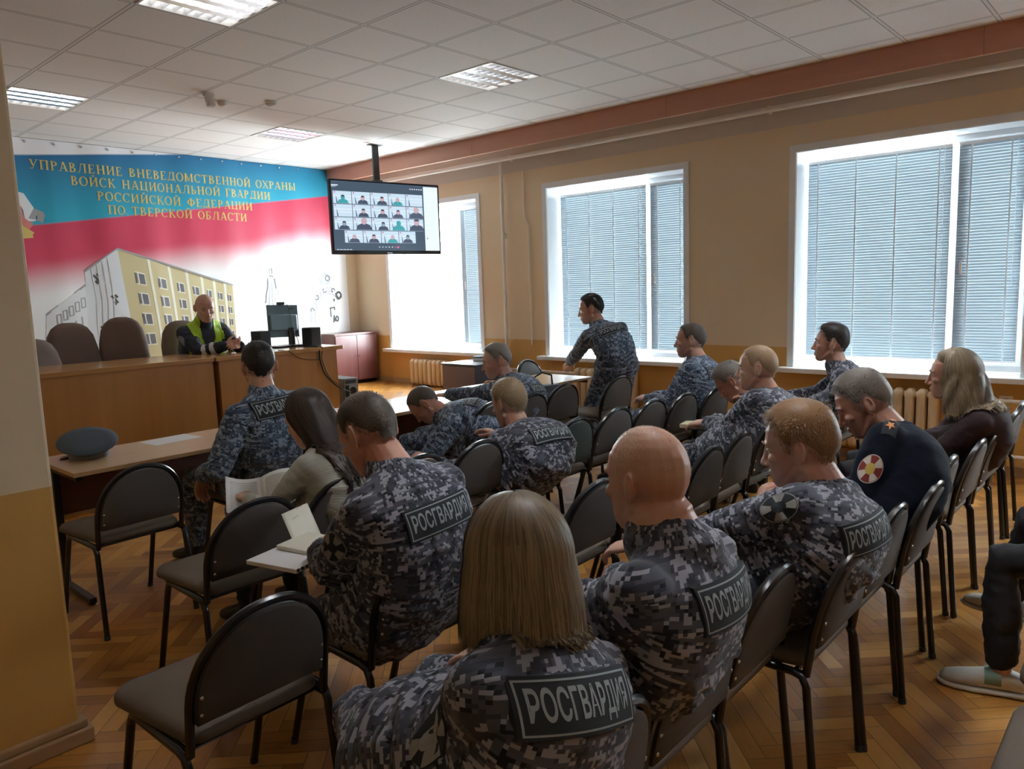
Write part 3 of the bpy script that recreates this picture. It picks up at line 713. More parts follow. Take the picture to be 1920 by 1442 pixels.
# ================================================================ stacking chairs
M['seat'] = plain('brown_grey_upholstery', (0.125, 0.098, 0.072), 0.75, var=0.1, bump=0.15, bscale=350)
M['back'] = plain('dark_grey_upholstery', (0.066, 0.056, 0.050), 0.65, var=0.08, bump=0.15, bscale=350)
M['backgreen'] = plain('dark_green_upholstery', (0.028, 0.042, 0.036), 0.65, var=0.08)
M['tubeblack'] = plain('black_chair_tube', (0.010, 0.010, 0.012), 0.25, spec=0.6)
def chair_proto():
    t = empty('stacking_chair', (0, 0, 0), 'x', 'chair')
    # seat: a rounded cushion
    def outline(ins, n=5):
        pts = []
        for cx, cy, a0, r in ((0.235-0.07, 0.235-0.07, 0, 0.07), (-0.235+0.07, 0.235-0.07, 90, 0.07), (-0.20+0.05, -0.205+0.05, 180, 0.05), (0.20-0.05, -0.205+0.05, 270, 0.05)):
            for k in range(n+1):
                a = math.radians(a0+90*k/n); pts.append((cx+(r-ins)*math.cos(a), cy+(r-ins)*math.sin(a)))
        return pts
    mb = MB(); mb.loft([[(x, y, z) for x, y in outline(i)] for i, z in ((0.012, 0.448), (0.0, 0.456), (0.0, 0.472), (0.008, 0.484), (0.03, 0.49))]); mb.build('seat', M['seat'], t, ang=60)
    # backrest: arched upholstered panel between the tube arch
    def bpl(x, z, off): # back plane leans backwards
        y = -0.205-0.065*max(0, (z-0.46)/0.34)**1.1+0.02*(1-(x/0.2)**2)*-1+off; return (x, y, z)
    def arch(hw, z0, ztop, zs, n=20, corner=0.03):
        P = [(-hw, z0), (-hw, zs)]
        for k in range(1, n):
            a = math.pi*(1-k/n); P.append((hw*math.copysign(abs(math.cos(a))**0.94, math.cos(a)), zs+(ztop-zs)*math.sin(a)**0.94))
        return P+[(hw, zs), (hw, z0)]
    A = arch(0.187, 0.52, 0.79, 0.575)
    mb = MB(); f = [bpl(x, z, 0.014) for x, z in A]; b = [bpl(x, z, -0.014) for x, z in A]; n = len(A)
    xs_ = 0
    mid_f = [bpl(x*0.93, 0.525+(z-0.52)*0.95, 0.02) for x, z in A]; mid_b = [bpl(x*0.93, 0.525+(z-0.52)*0.95, -0.018) for x, z in A]
    def strips(P, rev):
        fs = []
        for k in range(n//2):
            q = (k, k+1, n-2-k, n-1-k)
            if len(set(q)) == 4: fs.append(q if rev else tuple(reversed(q)))
        return fs
    o_ = f+b+mid_f+mid_b; F = []
    for k in range(n):
        k2 = (k+1) % n
        F += [(k, k2, n+k2, n+k), (k, 2*n+k, 2*n+k2, k2), (n+k, n+k2, 3*n+k2, 3*n+k)]
    F += [tuple(2*n+i for i in q) for q in strips(mid_f, False)]+[tuple(3*n+i for i in q) for q in strips(mid_b, True)]
    mb.add(o_, F); mb.build('backrest', M['back'], t, ang=60)
    A2 = arch(0.202, 0.435, 0.806, 0.575, 24)
    mb = MB(); mb.tube([bpl(x, z, 0) for x, z in A2], 0.0125, 8); mb.build('back_frame', M['tubeblack'], t)
    mb = MB()
    mb.tube([(-0.2, -0.205, 0.436), (-0.2, 0.16, 0.436), (-0.17, 0.20, 0.436), (0.17, 0.20, 0.436), (0.2, 0.16, 0.436), (0.2, -0.205, 0.436)], 0.011, 8)
    mb.tube([(-0.2, -0.17, 0.436), (0.2, -0.17, 0.436)], 0.009, 8); mb.build('seat_frame', M['tubeblack'], t)
    for s_ in (-1, 1):
        x = 0.212*s_
        mb = MB(); mb.tube([(x, -0.03, 0.442), (x, 0.085, 0.442), (x, 0.115, 0.434), (x, 0.133, 0.405), (x+0.006*s_, 0.265, 0.012)], 0.0125, 10); l = mb.build('leg', M['tubeblack'], t)
        mb = MB(); mb.tube([(x+0.006*s_, 0.264, 0.02), (x+0.006*s_, 0.268, 0.0)], 0.0145, 10); mb.build('foot_cap', M['darkplastic'], l)
        mb = MB(); mb.tube([(x, -0.03, 0.442), (x, -0.165, 0.442), (x, -0.195, 0.434), (x, -0.21, 0.405), (x+0.008*s_, -0.245, 0.012)], 0.0125, 10); l = mb.build('leg', M['tubeblack'], t)
        mb = MB(); mb.tube([(x+0.008*s_, -0.2445, 0.02), (x+0.008*s_, -0.2465, 0.0)], 0.0145, 10); mb.build('foot_cap', M['darkplastic'], l)
    for s_ in (-1, 1):
        for z in (0.55, 0.60):
            mb = MB(); p = bpl(0.178*s_, z, -0.016); mb.ell(p, (0.006, 0.004, 0.006), 10, 6); mb.build('screw', M['steel'], t)
    return t
PROTO = chair_proto(); _first = [True]
CG = 'black framed stacking chairs'
CHAIRS = {}
def chair(key, ax, ay, label, rot=0.0, back=None, seat=None):
    """ax, ay: place of the arch top of the backrest"""
    o = PROTO if _first[0] else copy_tree(PROTO); _first[0] = False
    a = math.radians(rot); o.location = (ax-math.sin(a)*0.28, ay+math.cos(a)*0.28, 0); o.rotation_euler = (0, 0, a)
    o['label'] = label; o['group'] = CG; CHAIRS[key] = o
    if back:
        for ch in o.children:
            if ch.name.startswith('backrest') or (seat and ch.name.startswith('seat') and 'frame' not in ch.name):
                ch.data = ch.data.copy(); ch.data.materials[0] = M[back]
    return o
chair('A1', 1.43, 3.70, 'empty stacking chair facing the table with the peaked cap', 2)
chair('A2', 2.18, 3.74, 'stacking chair under the man in camouflage with dark hair nearest the banner desk')
chair('B1', 1.45, 2.66, 'empty stacking chair left of the woman in the grey green sweater', -1)
chair('B2', 1.88, 2.68, 'stacking chair under the woman in the grey green sweater', 1)
chair('B3', 2.33, 2.71, 'stacking chair showing only its arch above the shoulder of the man with the notebook')
chair('B4', 2.74, 2.70, 'empty stacking chair left of the fair haired man with elbows on his knees')
chair('B5', 3.16, 2.62, 'stacking chair under the fair haired man with elbows on his knees')
chair('B6', 3.54, 2.68, 'empty stacking chair with a dark green backrest', 0, 'backgreen')
chair('B7', 3.97, 2.68, 'empty stacking chair right beside the green backed one', -2)
chair('B8', 4.37, 2.66, 'empty stacking chair, leftmost of three before the man by the second window', -3)
chair('B9', 4.74, 2.62, 'stacking chair, middle of the three in front of the man with the cream notebook', -3)
chair('B10', 5.15, 2.58, 'stacking chair under the short haired man sitting by the second window', -2)
chair('A5', 4.20, 3.58, 'stacking chair under the grey haired man stretching his arm along the table')
chair('A6', 4.74, 3.70, 'stacking chair with a black bag on its seat, at the window end table', -3)
chair('A7', 5.38, 3.60, 'stacking chair left by the standing man, beside the radiator', -4)
chair('A8', 3.74, 3.56, 'stacking chair under the man bending over beside the middle table')
chair('T0', 6.10, 5.28, 'stacking chair on the far side of the table, behind the grey haired man', 180)
chair('C1', 0.96, 1.76, 'empty stacking chair at the lower left, nearest the viewer on that side', 1)
chair('C2', 1.53, 1.75, 'stacking chair under the buzz cut man with the notebook', -1)
chair('C3', 1.96, 1.74, 'empty stacking chair half hidden behind the long fair hair', 0)
chair('C4', 2.43, 1.74, 'empty stacking chair directly in front of the bald man', 1)
chair('C5', 2.84, 1.72, 'stacking chair hidden by the bald head')
chair('C6', 3.24, 1.66, 'empty stacking chair right of the bald head', 3)
chair('C7', 3.64, 1.69, 'empty stacking chair beside the man with the cream notebook', 2)
chair('C8', 4.08, 1.70, 'stacking chair under the man with the cream notebook')
chair('C9', 4.86, 1.70, 'stacking chair under the man with the bowed grey head')
chair('C10', 5.48, 1.68, 'stacking chair under the dark haired young man by the third window')
chair('D1', 1.09, 0.77, 'stacking chair under the woman with long fair hair, lowest of the near row')
chair('D2', 1.54, 0.79, 'stacking chair under the bald man', 1)
chair('D3', 1.95, 0.80, 'stacking chair in the gap between the bald man and the red haired man', 1)
chair('D4', 2.31, 0.70, 'stacking chair under the red haired man with the heavy back', 0)
chair('D5', 2.74, 0.71, 'stacking chair in the gap between the red haired man and the navy uniform', 0)
chair('D6', 3.14, 0.68, 'stacking chair under the man in the navy uniform')
chair('D7', 3.62, 0.73, 'stacking chair seen as a small arch behind the navy sleeve', 1)
chair('D8', 4.06, 0.70, 'stacking chair, third from the wall end of the near row', 0)
chair('D9', 4.48, 0.69, 'stacking chair under the woman in the brown jacket', 0)
chair('D10', 4.99, 0.70, 'stacking chair, second from the wall end of the near row', 0)
chair('D11', 5.40, 0.72, 'stacking chair at the wall end of the near row, nearest the socket', 0)
chair('E1', 2.02, -0.24, 'stacking chair cut by the lower right corner, only its grey seat seen', 0)
chair('E2', 2.60, -0.22, 'stacking chair beside the white sneaker, only the edge of its seat seen', 0)
chair('E3', 3.30, -0.20, 'stacking chair under the person in dark trousers and white sneakers', 0)
# ================================================================ cabinets
t = empty('cabinet', (6.44, 8.95, PODZ), 'maroon two door cabinet standing in the corner under the television', 'cabinet')
mb = MB(); mb.bx((-0.36, -0.20, 0.05), (0.36, 0.22, 0.70)); mb.build('body', M['maroon'], t, bevel=0.003)
mb = MB(); mb.bx((-0.375, -0.225, 0.70), (0.375, 0.225, 0.725)); mb.build('top', M['maroon'], t, bevel=0.003)
mb = MB(); mb.bx((-0.34, -0.17, 0.0), (0.34, 0.2, 0.05)); mb.build('plinth', M['dark'], t)
for s_ in (-1, 1):
    mb = MB(); mb.bx((min(0.003*s_, 0.355*s_), -0.22, 0.06), (max(0.003*s_, 0.355*s_), -0.202, 0.69)); d_ = mb.build('door', M['maroon'], t, bevel=0.002)
    mb = MB(); mb.tube([(0.03*s_, -0.222, 0.40), (0.03*s_, -0.24, 0.40)], 0.008, 10); mb.build('knob', M['steel'], d_)
t = empty('low_cabinet', (6.46, 6.42, PODZ), 'low dark cabinet under the first window with papers on top', 'cabinet')
M['lowdark'] = plain('low_cabinet_dark', (0.06, 0.055, 0.065), 0.35)
mb = MB(); mb.bx((-0.26, -0.26, 0.0), (0.26, 0.30, 0.385)); mb.build('body', M['lowdark'], t, bevel=0.003)
mb = MB(); mb.bx((-0.275, -0.275, 0.385), (0.275, 0.315, 0.405)); mb.build('top', M['lowdark'], t, bevel=0.003)
mb = MB(); mb.bx((-0.262, -0.255, 0.02), (-0.27, 0.295, 0.375)); mb.build('door', plain('lilac_brown_door', (0.15, 0.10, 0.11), 0.35), t)
M['paper'] = plain('paper', (0.82, 0.83, 0.85), 0.6)
zc = PODZ+0.405
def sheet(name, label, c, size, rz, z, cat='paper', thick=0.0012, m='paper', lines=0, tilt=0.0):
    o = MB(); R = rotz(rz) @ rotx(tilt); o.box((0, 0, thick/2), (size[0], size[1], thick), R)
    if lines:
        o.cur = 1
        for k in range(lines):
            w = size[0]*(0.75 if k % 4 else 0.5); y = size[1]*(0.40-0.80*k/lines)
            p = np.array([[-size[0]*.38, y-.0016, thick+.0004], [-size[0]*.38+w, y-.0016, thick+.0004], [-size[0]*.38+w, y+.0016, thick+.0004], [-size[0]*.38, y+.0016, thick+.0004]]) @ R.T
            o.poly(p)
    ob = o.build(name, [M[m], M['printgrey']], smooth=False, loc=(c[0], c[1], z)); return tag(ob, label, cat)
M['printgrey'] = plain('printed_text_grey', (0.35, 0.35, 0.37), 0.7)
sheet('paper_sheet', 'white papers lying along the near edge of the low dark cabinet', (6.30, 6.50), (0.21, 0.30), 0.2, zc)
sheet('paper_sheet', 'white papers lying at the back of the low dark cabinet', (6.52, 6.40), (0.21, 0.30), -0.5, zc)
for k, lab in enumerate(('grey folder at the bottom of the small stack on the low cabinet', 'pale folder in the middle of the small stack on the low cabinet', 'dark folder lying fanned on top of the small stack on the low cabinet')):
    mb = MB(); mb.box((0, 0, 0.011), (0.23, 0.32, 0.022), rotz(0.12*k)); tag(mb.build('folder', plain('folder_%d' % k, [(0.22, 0.22, 0.23), (0.42, 0.40, 0.38), (0.09, 0.09, 0.10)][k], 0.5), bevel=0.003, loc=(6.58, 6.30, zc+0.0225*k+0.003)), lab, 'folder', 'folders on the low cabinet')

# ================================================================ television on its ceiling pole
t = empty('television', (5.85, 7.19, 2.45), 'large flat television hanging from a ceiling pole, showing a video call grid', 'television', math.radians(-10.1))
W_, H_ = 1.46, 0.845
mb = MB(); mb.bx((-W_/2, -0.02, -H_/2), (W_/2, 0.03, H_/2)); mb.bx((-0.5, 0.03, -0.25), (0.5, 0.07, 0.2)); mb.build('case', plain('tv_bezel', (0.018, 0.018, 0.022), 0.25), t, bevel=0.006)
def em(name, c, s_=0.21):
    q = NT(name); q.base((0.01, 0.01, 0.01)); q.b.inputs['Emission Color'].default_value = (*c, 1); q.b.inputs['Emission Strength'].default_value = s_; q.rough(0.2); return q.m
scr = [em('screen_background', (0.055, 0.085, 0.125)), em('screen_tile', (0.52, 0.66, 0.78)), em('screen_side_panel', (0.74, 0.85, 0.88)), em('screen_skin', (0.52, 0.36, 0.40)), em('screen_cloth', (0.06, 0.08, 0.13)), em('screen_teal', (0.05, 0.32, 0.36)), em('screen_pale', (0.66, 0.76, 0.84)), em('screen_hair', (0.05, 0.055, 0.08)), em('screen_red', (0.55, 0.12, 0.25)), em('screen_face_grey', (0.25, 0.33, 0.42))]
mb = MB(); SW, SH = W_-0.045, H_-0.065; sx0, sz0 = -SW/2, -SH/2+0.012
def sp(pts, m, k=1): mb.cur = m; mb.poly([(sx0+a*SW, -0.0205-0.0004*k, sz0+b*SH) for a, b in pts])
def sr(a0, b0, a1, b1, m, k=1): sp([(a0, b0), (a1, b0), (a1, b1), (a0, b1)], m, k)
def se(cx, cz, rx, rz, m, k, n=14): sp([(cx+rx*math.cos(2*math.pi*i/n), cz+rz*math.sin(2*math.pi*i/n)) for i in range(n)], m, k)
sr(0, 0, 1, 1, 0, 0); sr(0.855, 0.0, 1.0, 0.985, 2)
faces = [[5, 4, 3, 6, 0], [0, 3, 4, 3, 3], [9, 3, 9, 5, 3], [3, 4, 6, 9]]
for r in range(4):
    n = 5 if r < 3 else 4; a0 = 0.012 if r < 3 else 0.095; z1 = 0.855-0.188*r
    for c in range(n):
        x0 = a0+0.167*c; x1 = x0+0.162; z0 = z1-0.178
        sr(x0, z0, x1, z1, 1)
        sr(x0, z0+0.10, x1, z0+0.115, 6, 2); sr(x0+0.05, z0+0.06, x1, z0+0.072, 6, 2); sr(x0+0.01, z1-0.03, x0+0.02, z1-0.008, 8, 2)
        sp([(x0+0.028, z0+0.005), (x0+0.04, z0+0.005), (x0+0.024, z0+0.13)], 4, 2)
        f_ = faces[r][c]
        if f_:
            cx = x0+0.095+0.01*((r*3+c) % 3-1); big = 1.5 if (r, c) in ((2, 1), (2, 4), (1, 4)) else (1.25 if (r, c) == (2, 3) else 1.0)
            top_ = 5 if f_ in (5, 6) else 4
            lim = z0+0.003
            sp([(cx-0.05*big, lim), (cx+0.05*big, lim), (cx+0.038*big, lim+0.045*big), (cx+0.014, lim+0.065*big), (cx-0.014, lim+0.065*big), (cx-0.038*big, lim+0.045*big)], top_, 3)
            fm = 3 if f_ in (3, 4, 6) else f_
            se(cx, lim+0.085*big, 0.018*big, 0.034*big, fm, 4)
            if (r+c) % 2 == 0 or f_ == 4:
                sp([(cx+0.0185*big*math.cos(a), lim+0.09*big+0.034*big*math.sin(a)) for a in np.linspace(0.25, math.pi-0.25, 8)], 7, 5)
for k in range(6): sr(0.40+0.03*k, 0.045, 0.412+0.03*k, 0.058, 6 if k < 5 else 8)
sr(0.571, 0.038, 0.592, 0.066, 8); sr(0.0, 0.93, 0.06, 0.945, 6); sr(0.0, 0.915, 0.04, 0.922, 6)
for k in range(5): sr(0.02+0.028*k, 0.006, 0.04+0.028*k, 0.016, 6)
for k in range(6): sr(0.72+0.022*k, 0.93, 0.732+0.022*k, 0.945, 6)
for k in range(8): sr(0.87, 0.80-0.07*k, 0.88, 0.82-0.07*k, 6, 2); sr(0.885, 0.805-0.07*k, 0.93+0.008*(k % 4), 0.812-0.07*k, 6, 2)
se(0.878, 0.19, 0.008, 0.014, 9, 2)
mb.build('screen', scr, t, smooth=False)
mb = MB(); mb.box((0.0, -0.0215, -H_/2+0.016), (0.07, 0.001, 0.009)); mb.build('badge', M['steel'], t, smooth=False)
mb = MB(); mb.box((-0.06, 0.10, 0.62), (0.075, 0.035, 0.50)); mb.bx((-0.06-0.09, 0.05, CZ-2.45-0.006), (-0.06+0.09, 0.15, CZ-2.45)); mb.box((-0.06, 0.09, 0.2), (0.12, 0.06, 0.5)); mb.build('ceiling_pole', M['darkplastic'], t, bevel=0.003)

# ================================================================ things on the presidium desk
DT = PODZ+0.75
t = empty('monitor', (4.26, 7.02, DT), 'computer monitor seen from behind on the right desk, webcam on top', 'monitor', math.radians(5))
M['monback'] = plain('monitor_back', (0.12, 0.20, 0.25), 0.35)
R = rotx(-0.07)
mb = MB(); mb.box((0, 0, 0.27), (0.37, 0.025, 0.335), R @ roty(0.04)); mb.build('panel', M['monback'], t, bevel=0.005)
mb = MB(); mb.box((-0.01, -0.022, 0.255), (0.33, 0.03, 0.17), R @ roty(0.04)); mb.build('back_cover', plain('monitor_cover', (0.18, 0.29, 0.36), 0.3), t, bevel=0.012)
mb = MB(); tv, tf = text_mesh('AOC', 0.02); s_ = 0.032; mb.add([(0.165-(2.25-p[0])*s_+0.0-0.03, -0.0145, 0.385+p[1]*s_) for p in tv], tf); mb.build('maker_mark', M['dark'], t, smooth=False)
mb = MB(); mb.bx((0.03, -0.05, 0.02), (0.10, -0.025, 0.20)); mb.bx((-0.15, -0.10, 0.0), (0.16, 0.10, 0.018)); mb.build('stand', M['darkplastic'], t, bevel=0.004)
mb = MB(); mb.bx((-0.055, -0.03, 0.438), (0.015, 0.02, 0.468)); mb.tube([(-0.02, 0.02, 0.455), (-0.02, 0.03, 0.455)], 0.011, 12); wc = mb.build('webcam', M['darkplastic'], bevel=0.005)
wc.location = (4.26, 7.02, DT); wc.rotation_euler = (0, 0, math.radians(5)); tag(wc, 'small black webcam clipped on top of the monitor', 'webcam')
for lab, x, y, h in (('black box speaker to the left of the monitor', 3.98, 7.0, 0.185), ('black box speaker to the right of the monitor, at the desk end', 4.52, 6.92, 0.19)):
    t = empty('loudspeaker', (x, y, DT), lab, 'speaker', math.radians(8), 'black desk speakers')
    mb = MB(); mb.bx((-0.065, -0.08, 0), (0.065, 0.07, h)); mb.build('cabinet_box', plain('speaker_box', (0.03, 0.035, 0.042), 0.5), t, bevel=0.006)
    mb = MB(); mb.bx((-0.058, 0.07, 0.008), (0.058, 0.078, h-0.008)); mb.build('grille', M['dark'], t, bevel=0.003)
def cable(label, pts, r=0.004, name='cable', m='dark'):
    P = [np.array(p, float) for p in pts]; out = []
    for i in range(len(P)-1):
        p0 = P[max(0, i-1)]; p1, p2 = P[i], P[i+1]; p3 = P[min(len(P)-1, i+2)]
        for k in range(6):
            u = k/6; out.append(0.5*((2*p1)+(-p0+p2)*u+(2*p0-5*p1+4*p2-p3)*u*u+(-p0+3*p1-3*p2+p3)*u**3))
    out.append(P[-1]); mb = MB(); mb.tube(out, r, 6)
    return tag(mb.build(name, M[m], loc=(0, 0, 0)), label, 'cable')
cable('thick black cable drooping from the desk edge to the computer tower', [(4.30, 6.95, DT+0.012), (4.36, 6.62, DT+0.008), (4.37, 6.565, DT-0.03), (4.37, 6.56, 0.92), (4.42, 6.55, 0.76), (4.56, 6.54, 0.62), (4.74, 6.62, 0.55), (4.86, 6.75, 0.52)], 0.008)
cable('thin black cable hanging beside the thick one on the desk front', [(4.34, 6.98, DT+0.01), (4.40, 6.60, DT+0.008), (4.405, 6.565, DT-0.04), (4.39, 6.555, 0.92), (4.45, 6.54, 0.74), (4.60, 6.545, 0.62), (4.86, 6.76, 0.49)], 0.004)
cable('thin cable sagging below the desk top left of the thick cable', [(3.95, 6.64, DT+0.004), (4.02, 6.562, DT-0.01), (4.12, 6.56, DT-0.08), (4.25, 6.56, DT-0.115), (4.36, 6.553, DT-0.12)], 0.003)
cable('thin cable running down the back of the monitor', [(4.30, 6.995, DT+0.45), (4.32, 6.975, DT+0.33), (4.33, 6.97, DT+0.2), (4.36, 6.93, DT+0.08), (4.35, 6.90, DT+0.01)], 0.003)
cable('black cable from the right speaker towards the wall', [(4.55, 6.99, DT+0.12), (4.75, 7.2, DT+0.10), (5.1, 7.6, DT+0.02), (5.4, 8.0, 0.7)], 0.004)
t = empty('computer_tower', (4.86, 6.92, PODZ), 'computer tower on the podium floor at the desk end, its connectors facing us', 'computer', math.radians(-4))
mb = MB(); mb.bx((-0.09, -0.20, 0.01), (0.09, 0.22, 0.37)); mb.build('case', M['darkplastic'], t, bevel=0.004)
mb = MB(); mb.bx((-0.085, -0.204, 0.015), (0.085, -0.2, 0.365)); bk = mb.build('back_plate', plain('tower_back_steel', (0.28, 0.32, 0.36), 0.35, 0.6), t)
mb = MB()
for k in range(7): mb.bx((-0.06, -0.207, 0.03+0.018*k), (0.03, -0.203, 0.04+0.018*k))
mb.bx((-0.075, -0.207, 0.17), (-0.03, -0.203, 0.30)); mb.build('slot', M['dark'], bk)
mb = MB(); mb.lathe([(0.04, 0), (0.04, 0.004), (0.034, 0.004), (0.034, 0.001)], (0.02, -0.204, 0.235), 20, rotx(math.pi/2)); mb.build('fan_ring', M['dark'], bk)
mb = MB(); mb.bx((-0.07, -0.207, 0.315), (0.06, -0.203, 0.355)); mb.build('power_supply', M['darkplastic'], bk)
o = MB(); o.lathe([(0.001, 0.0), (0.02, 0.002), (0.026, 0.012), (0.018, 0.022), (0.01, 0.024), (0.001, 0.02)], seg=10, R=rotz(0.4)); tag(o.build('crumpled_tissue', M['paper'], loc=(3.50, 6.66, DT)), 'small crumpled white tissue on the desk edge before the seated officer', 'tissue')

# brown conference chairs on the podium
M['brown'] = plain('brown_chair_fabric', (0.165, 0.115, 0.095), 0.8, var=0.08, bump=0.2, bscale=300)
def brown_chair(label, x, y, top, rz=0.0, w=0.47):
    t = empty('conference_chair', (x, y, PODZ), label, 'chair', math.pi+math.radians(rz), 'brown conference chairs on the podium')
    h = top-PODZ
    def ring(z, hw, y0, dp): return [(hw*math.copysign(abs(math.cos(a))**0.6, math.cos(a)), y0+dp*math.copysign(abs(math.sin(a))**0.8, math.sin(a))-0.05*(1-math.cos(a)**2 if math.sin(a) < 0 else 0), z) for a in np.linspace(0, 2*math.pi, 24, endpoint=False)]
    mb = MB(); hw = w/2
    mb.loft([ring(0.52, hw*0.80, -0.20, 0.04), ring(0.56, hw*0.9, -0.205, 0.05), ring(0.72, hw, -0.22, 0.055), ring(h-0.25, hw*0.96, -0.25, 0.055), ring(h-0.12, hw*0.84, -0.265, 0.05), ring(h-0.05, hw*0.66, -0.27, 0.045), ring(h-0.015, hw*0.44, -0.275, 0.035), ring(h, hw*0.2, -0.275, 0.015)])
    mb.build('backrest', M['brown'], t, ang=70)
    mb = MB(); mb.loft([[(a*k, b*k+0.03, z) for a, b in ((-.24, -.2), (-.2, -.24), (.2, -.24), (.24, -.2), (.24, .2), (.2, .25), (-.2, .25), (-.24, .2))] for z, k in ((0.40, 0.9), (0.42, 1), (0.48, 1), (0.50, 0.92))]); mb.build('seat', M['brown'], t, ang=60)
    for s_ in (-1, 1):
        mb = MB(); mb.tube([(0.2*s_, 0.2, 0.40), (0.24*s_, 0.24, 0.0)], 0.013, 8); mb.build('leg', M['blackmetal'], t)
        mb = MB(); mb.tube([(0.2*s_, -0.26, 0.62), (0.2*s_, -0.22, 0.40), (0.22*s_, -0.26, 0.0)], 0.013, 8); mb.build('leg', M['blackmetal'], t)
    return t
brown_chair('brown conference chair at the left, partly hidden by the pillar edge', 2.14, 7.22, 1.28, 12)
brown_chair('brown conference chair, second from the left behind the desk', 2.47, 7.42, 1.40, 3)
brown_chair('brown conference chair, tallest one left of the seated officer', 2.84, 7.40, 1.43, -14, 0.44)
brown_chair('brown conference chair under the officer in the yellow vest', 3.55, 7.55, 1.36, 0)

# ================================================================ things on the table and chairs
t = empty('peaked_cap', (1.50, 4.60, 0.722), 'blue grey peaked service cap lying on the left end of the table', 'cap', 0.3)
M['capblue'] = plain('cap_cloth', (0.065, 0.092, 0.125), 0.75, var=0.06); M['capband'] = plain('cap_band', (0.22, 0.21, 0.22), 0.6)
Rt = rotz(-0.3) @ rotx(0.34) @ roty(-0.12)
mb = MB(); mb.lathe([(0.10, 0.045), (0.135, 0.068), (0.152, 0.082), (0.154, 0.088), (0.148, 0.096), (0.10, 0.103), (0.001, 0.106)], (0, 0, 0.012), 40, Rt); mb.build('crown', M['capblue'], t, ang=50)
mb = MB(); mb.lathe([(0.102, 0.0), (0.104, 0.03), (0.104, 0.05), (0.098, 0.05), (0.096, 0.0)], (0, 0, 0.0), 36); mb.build('band', M['capband'], t)
mb = MB()
for k in range(1): mb.loft([[((0.10+0.05*v)*math.sin(a), (0.10+0.05*v*math.cos(a*0.9))*math.cos(a)*1.0, 0.012-0.010*v+q) for a in np.linspace(-1.0, 1.0, 12)] for v, q in ((0, 0), (1, 0), (1, 0.003), (0, 0.003))], caps=False)
mb.build('visor', M['blackmetal'], t)
sheet('paper_sheet', 'white sheet of paper lying on the table beside the peaked cap', (2.0, 4.68), (0.30, 0.21), 0.12, 0.7225, lines=0)
sheet('paper_sheet', 'white sheet of paper under the stretched arm at the middle table', (4.30, 4.45), (0.21, 0.30), 0.5, 0.7225)
# white booklet held by the woman
def leaf(c, w, h, rz, rx, ry, m=0, curl=0.02, lines=0):
    R = rotz(rz) @ rotx(rx) @ roty(ry); mb.cur = m; n = 8; V = []
    for i in range(n+1):
        u = i/n
        for v in (0, 1): V.append(np.array([w*u, h*(v-0.5), curl*math.sin(u*math.pi)]) @ R.T+np.asarray(c))
    mb.add(V, [(2*i, 2*i+1, 2*i+3, 2*i+2) for i in range(n)])
    if lines:
        mb.cur = 2
        for k in range(lines):
            y = h*(0.38-0.76*k/(lines-1)); V = []
            for i in range(1, n): V += [np.array([w*i/n, y-.0014, curl*math.sin(i/n*math.pi)+.0012]) @ R.T+np.asarray(c), np.array([w*i/n, y+.0014, curl*math.sin(i/n*math.pi)+.0012]) @ R.T+np.asarray(c)]
            mb.add(V, [(2*i, 2*i+1, 2*i+3, 2*i+2) for i in range(n-2)])
mb = MB(); c = np.array((1.79, 3.24, 0.655))
leaf(c, -0.165, 0.235, -0.5, 0.55, 0.2, 0, -0.018, 16); leaf(c, 0.165, 0.235, -0.5, 0.55, -0.25, 0, 0.018, 16)
ob = mb.build('booklet', [M['paper'], M['paper'], plain('faint_print', (0.66, 0.67, 0.69), 0.7)], smooth=True); s_ = ob.modifiers.new('thickness', 'SOLIDIFY'); s_.thickness = 0.0015
tag(ob, 'white printed booklet held open by the woman in the grey green sweater', 'booklet')
# ring binder notebook on the lap of the buzz cut man
NB = np.array((1.46, 2.40, 0.635))
t = empty('ring_binder', tuple(NB), 'white ring binder lying open on the lap of the buzz cut man', 'notebook', 0.25)
M['cream'] = plain('cream_pages', (0.70, 0.69, 0.60), 0.7)
mb = MB(); mb.box((0.0, 0, 0.010), (0.30, 0.24, 0.016)); mb.build('cover', M['paper'], t, bevel=0.002)
mb = MB()
for k in range(14): mb.tube([(-0.143+0.022*k, -0.121, 0.019), (-0.143+0.022*k, -0.124, 0.009)], 0.004, 6)
mb.build('ring', M['darkplastic'], t)
mb = MB(); mb.box((0.06, -0.005, 0.027), (0.17, 0.20, 0.016), rotx(0.02)); mb.build('page_block', M['cream'], t, bevel=0.002)
mb = MB(); leaf((0.06, 0.10, 0.035), 0.16, 0.20, math.pi/2*0+0.1, 1.15, 0.0, 0, 0.012); q = mb.build('raised_page', M['cream'], t); s_ = q.modifiers.new('thickness', 'SOLIDIFY'); s_.thickness = 0.001
mb = MB()
for k, (x, z) in enumerate(((0.10, 0.16), (0.12, 0.13), (0.09, 0.10))): mb.tube([(x, 0.098+0.035*(z-0.03)/0.13, z), (x+0.03, 0.098+0.035*(z-0.03)/0.13, z+0.006)], 0.0012, 5)
mb.build('pen_marks', M['printgrey'], t)
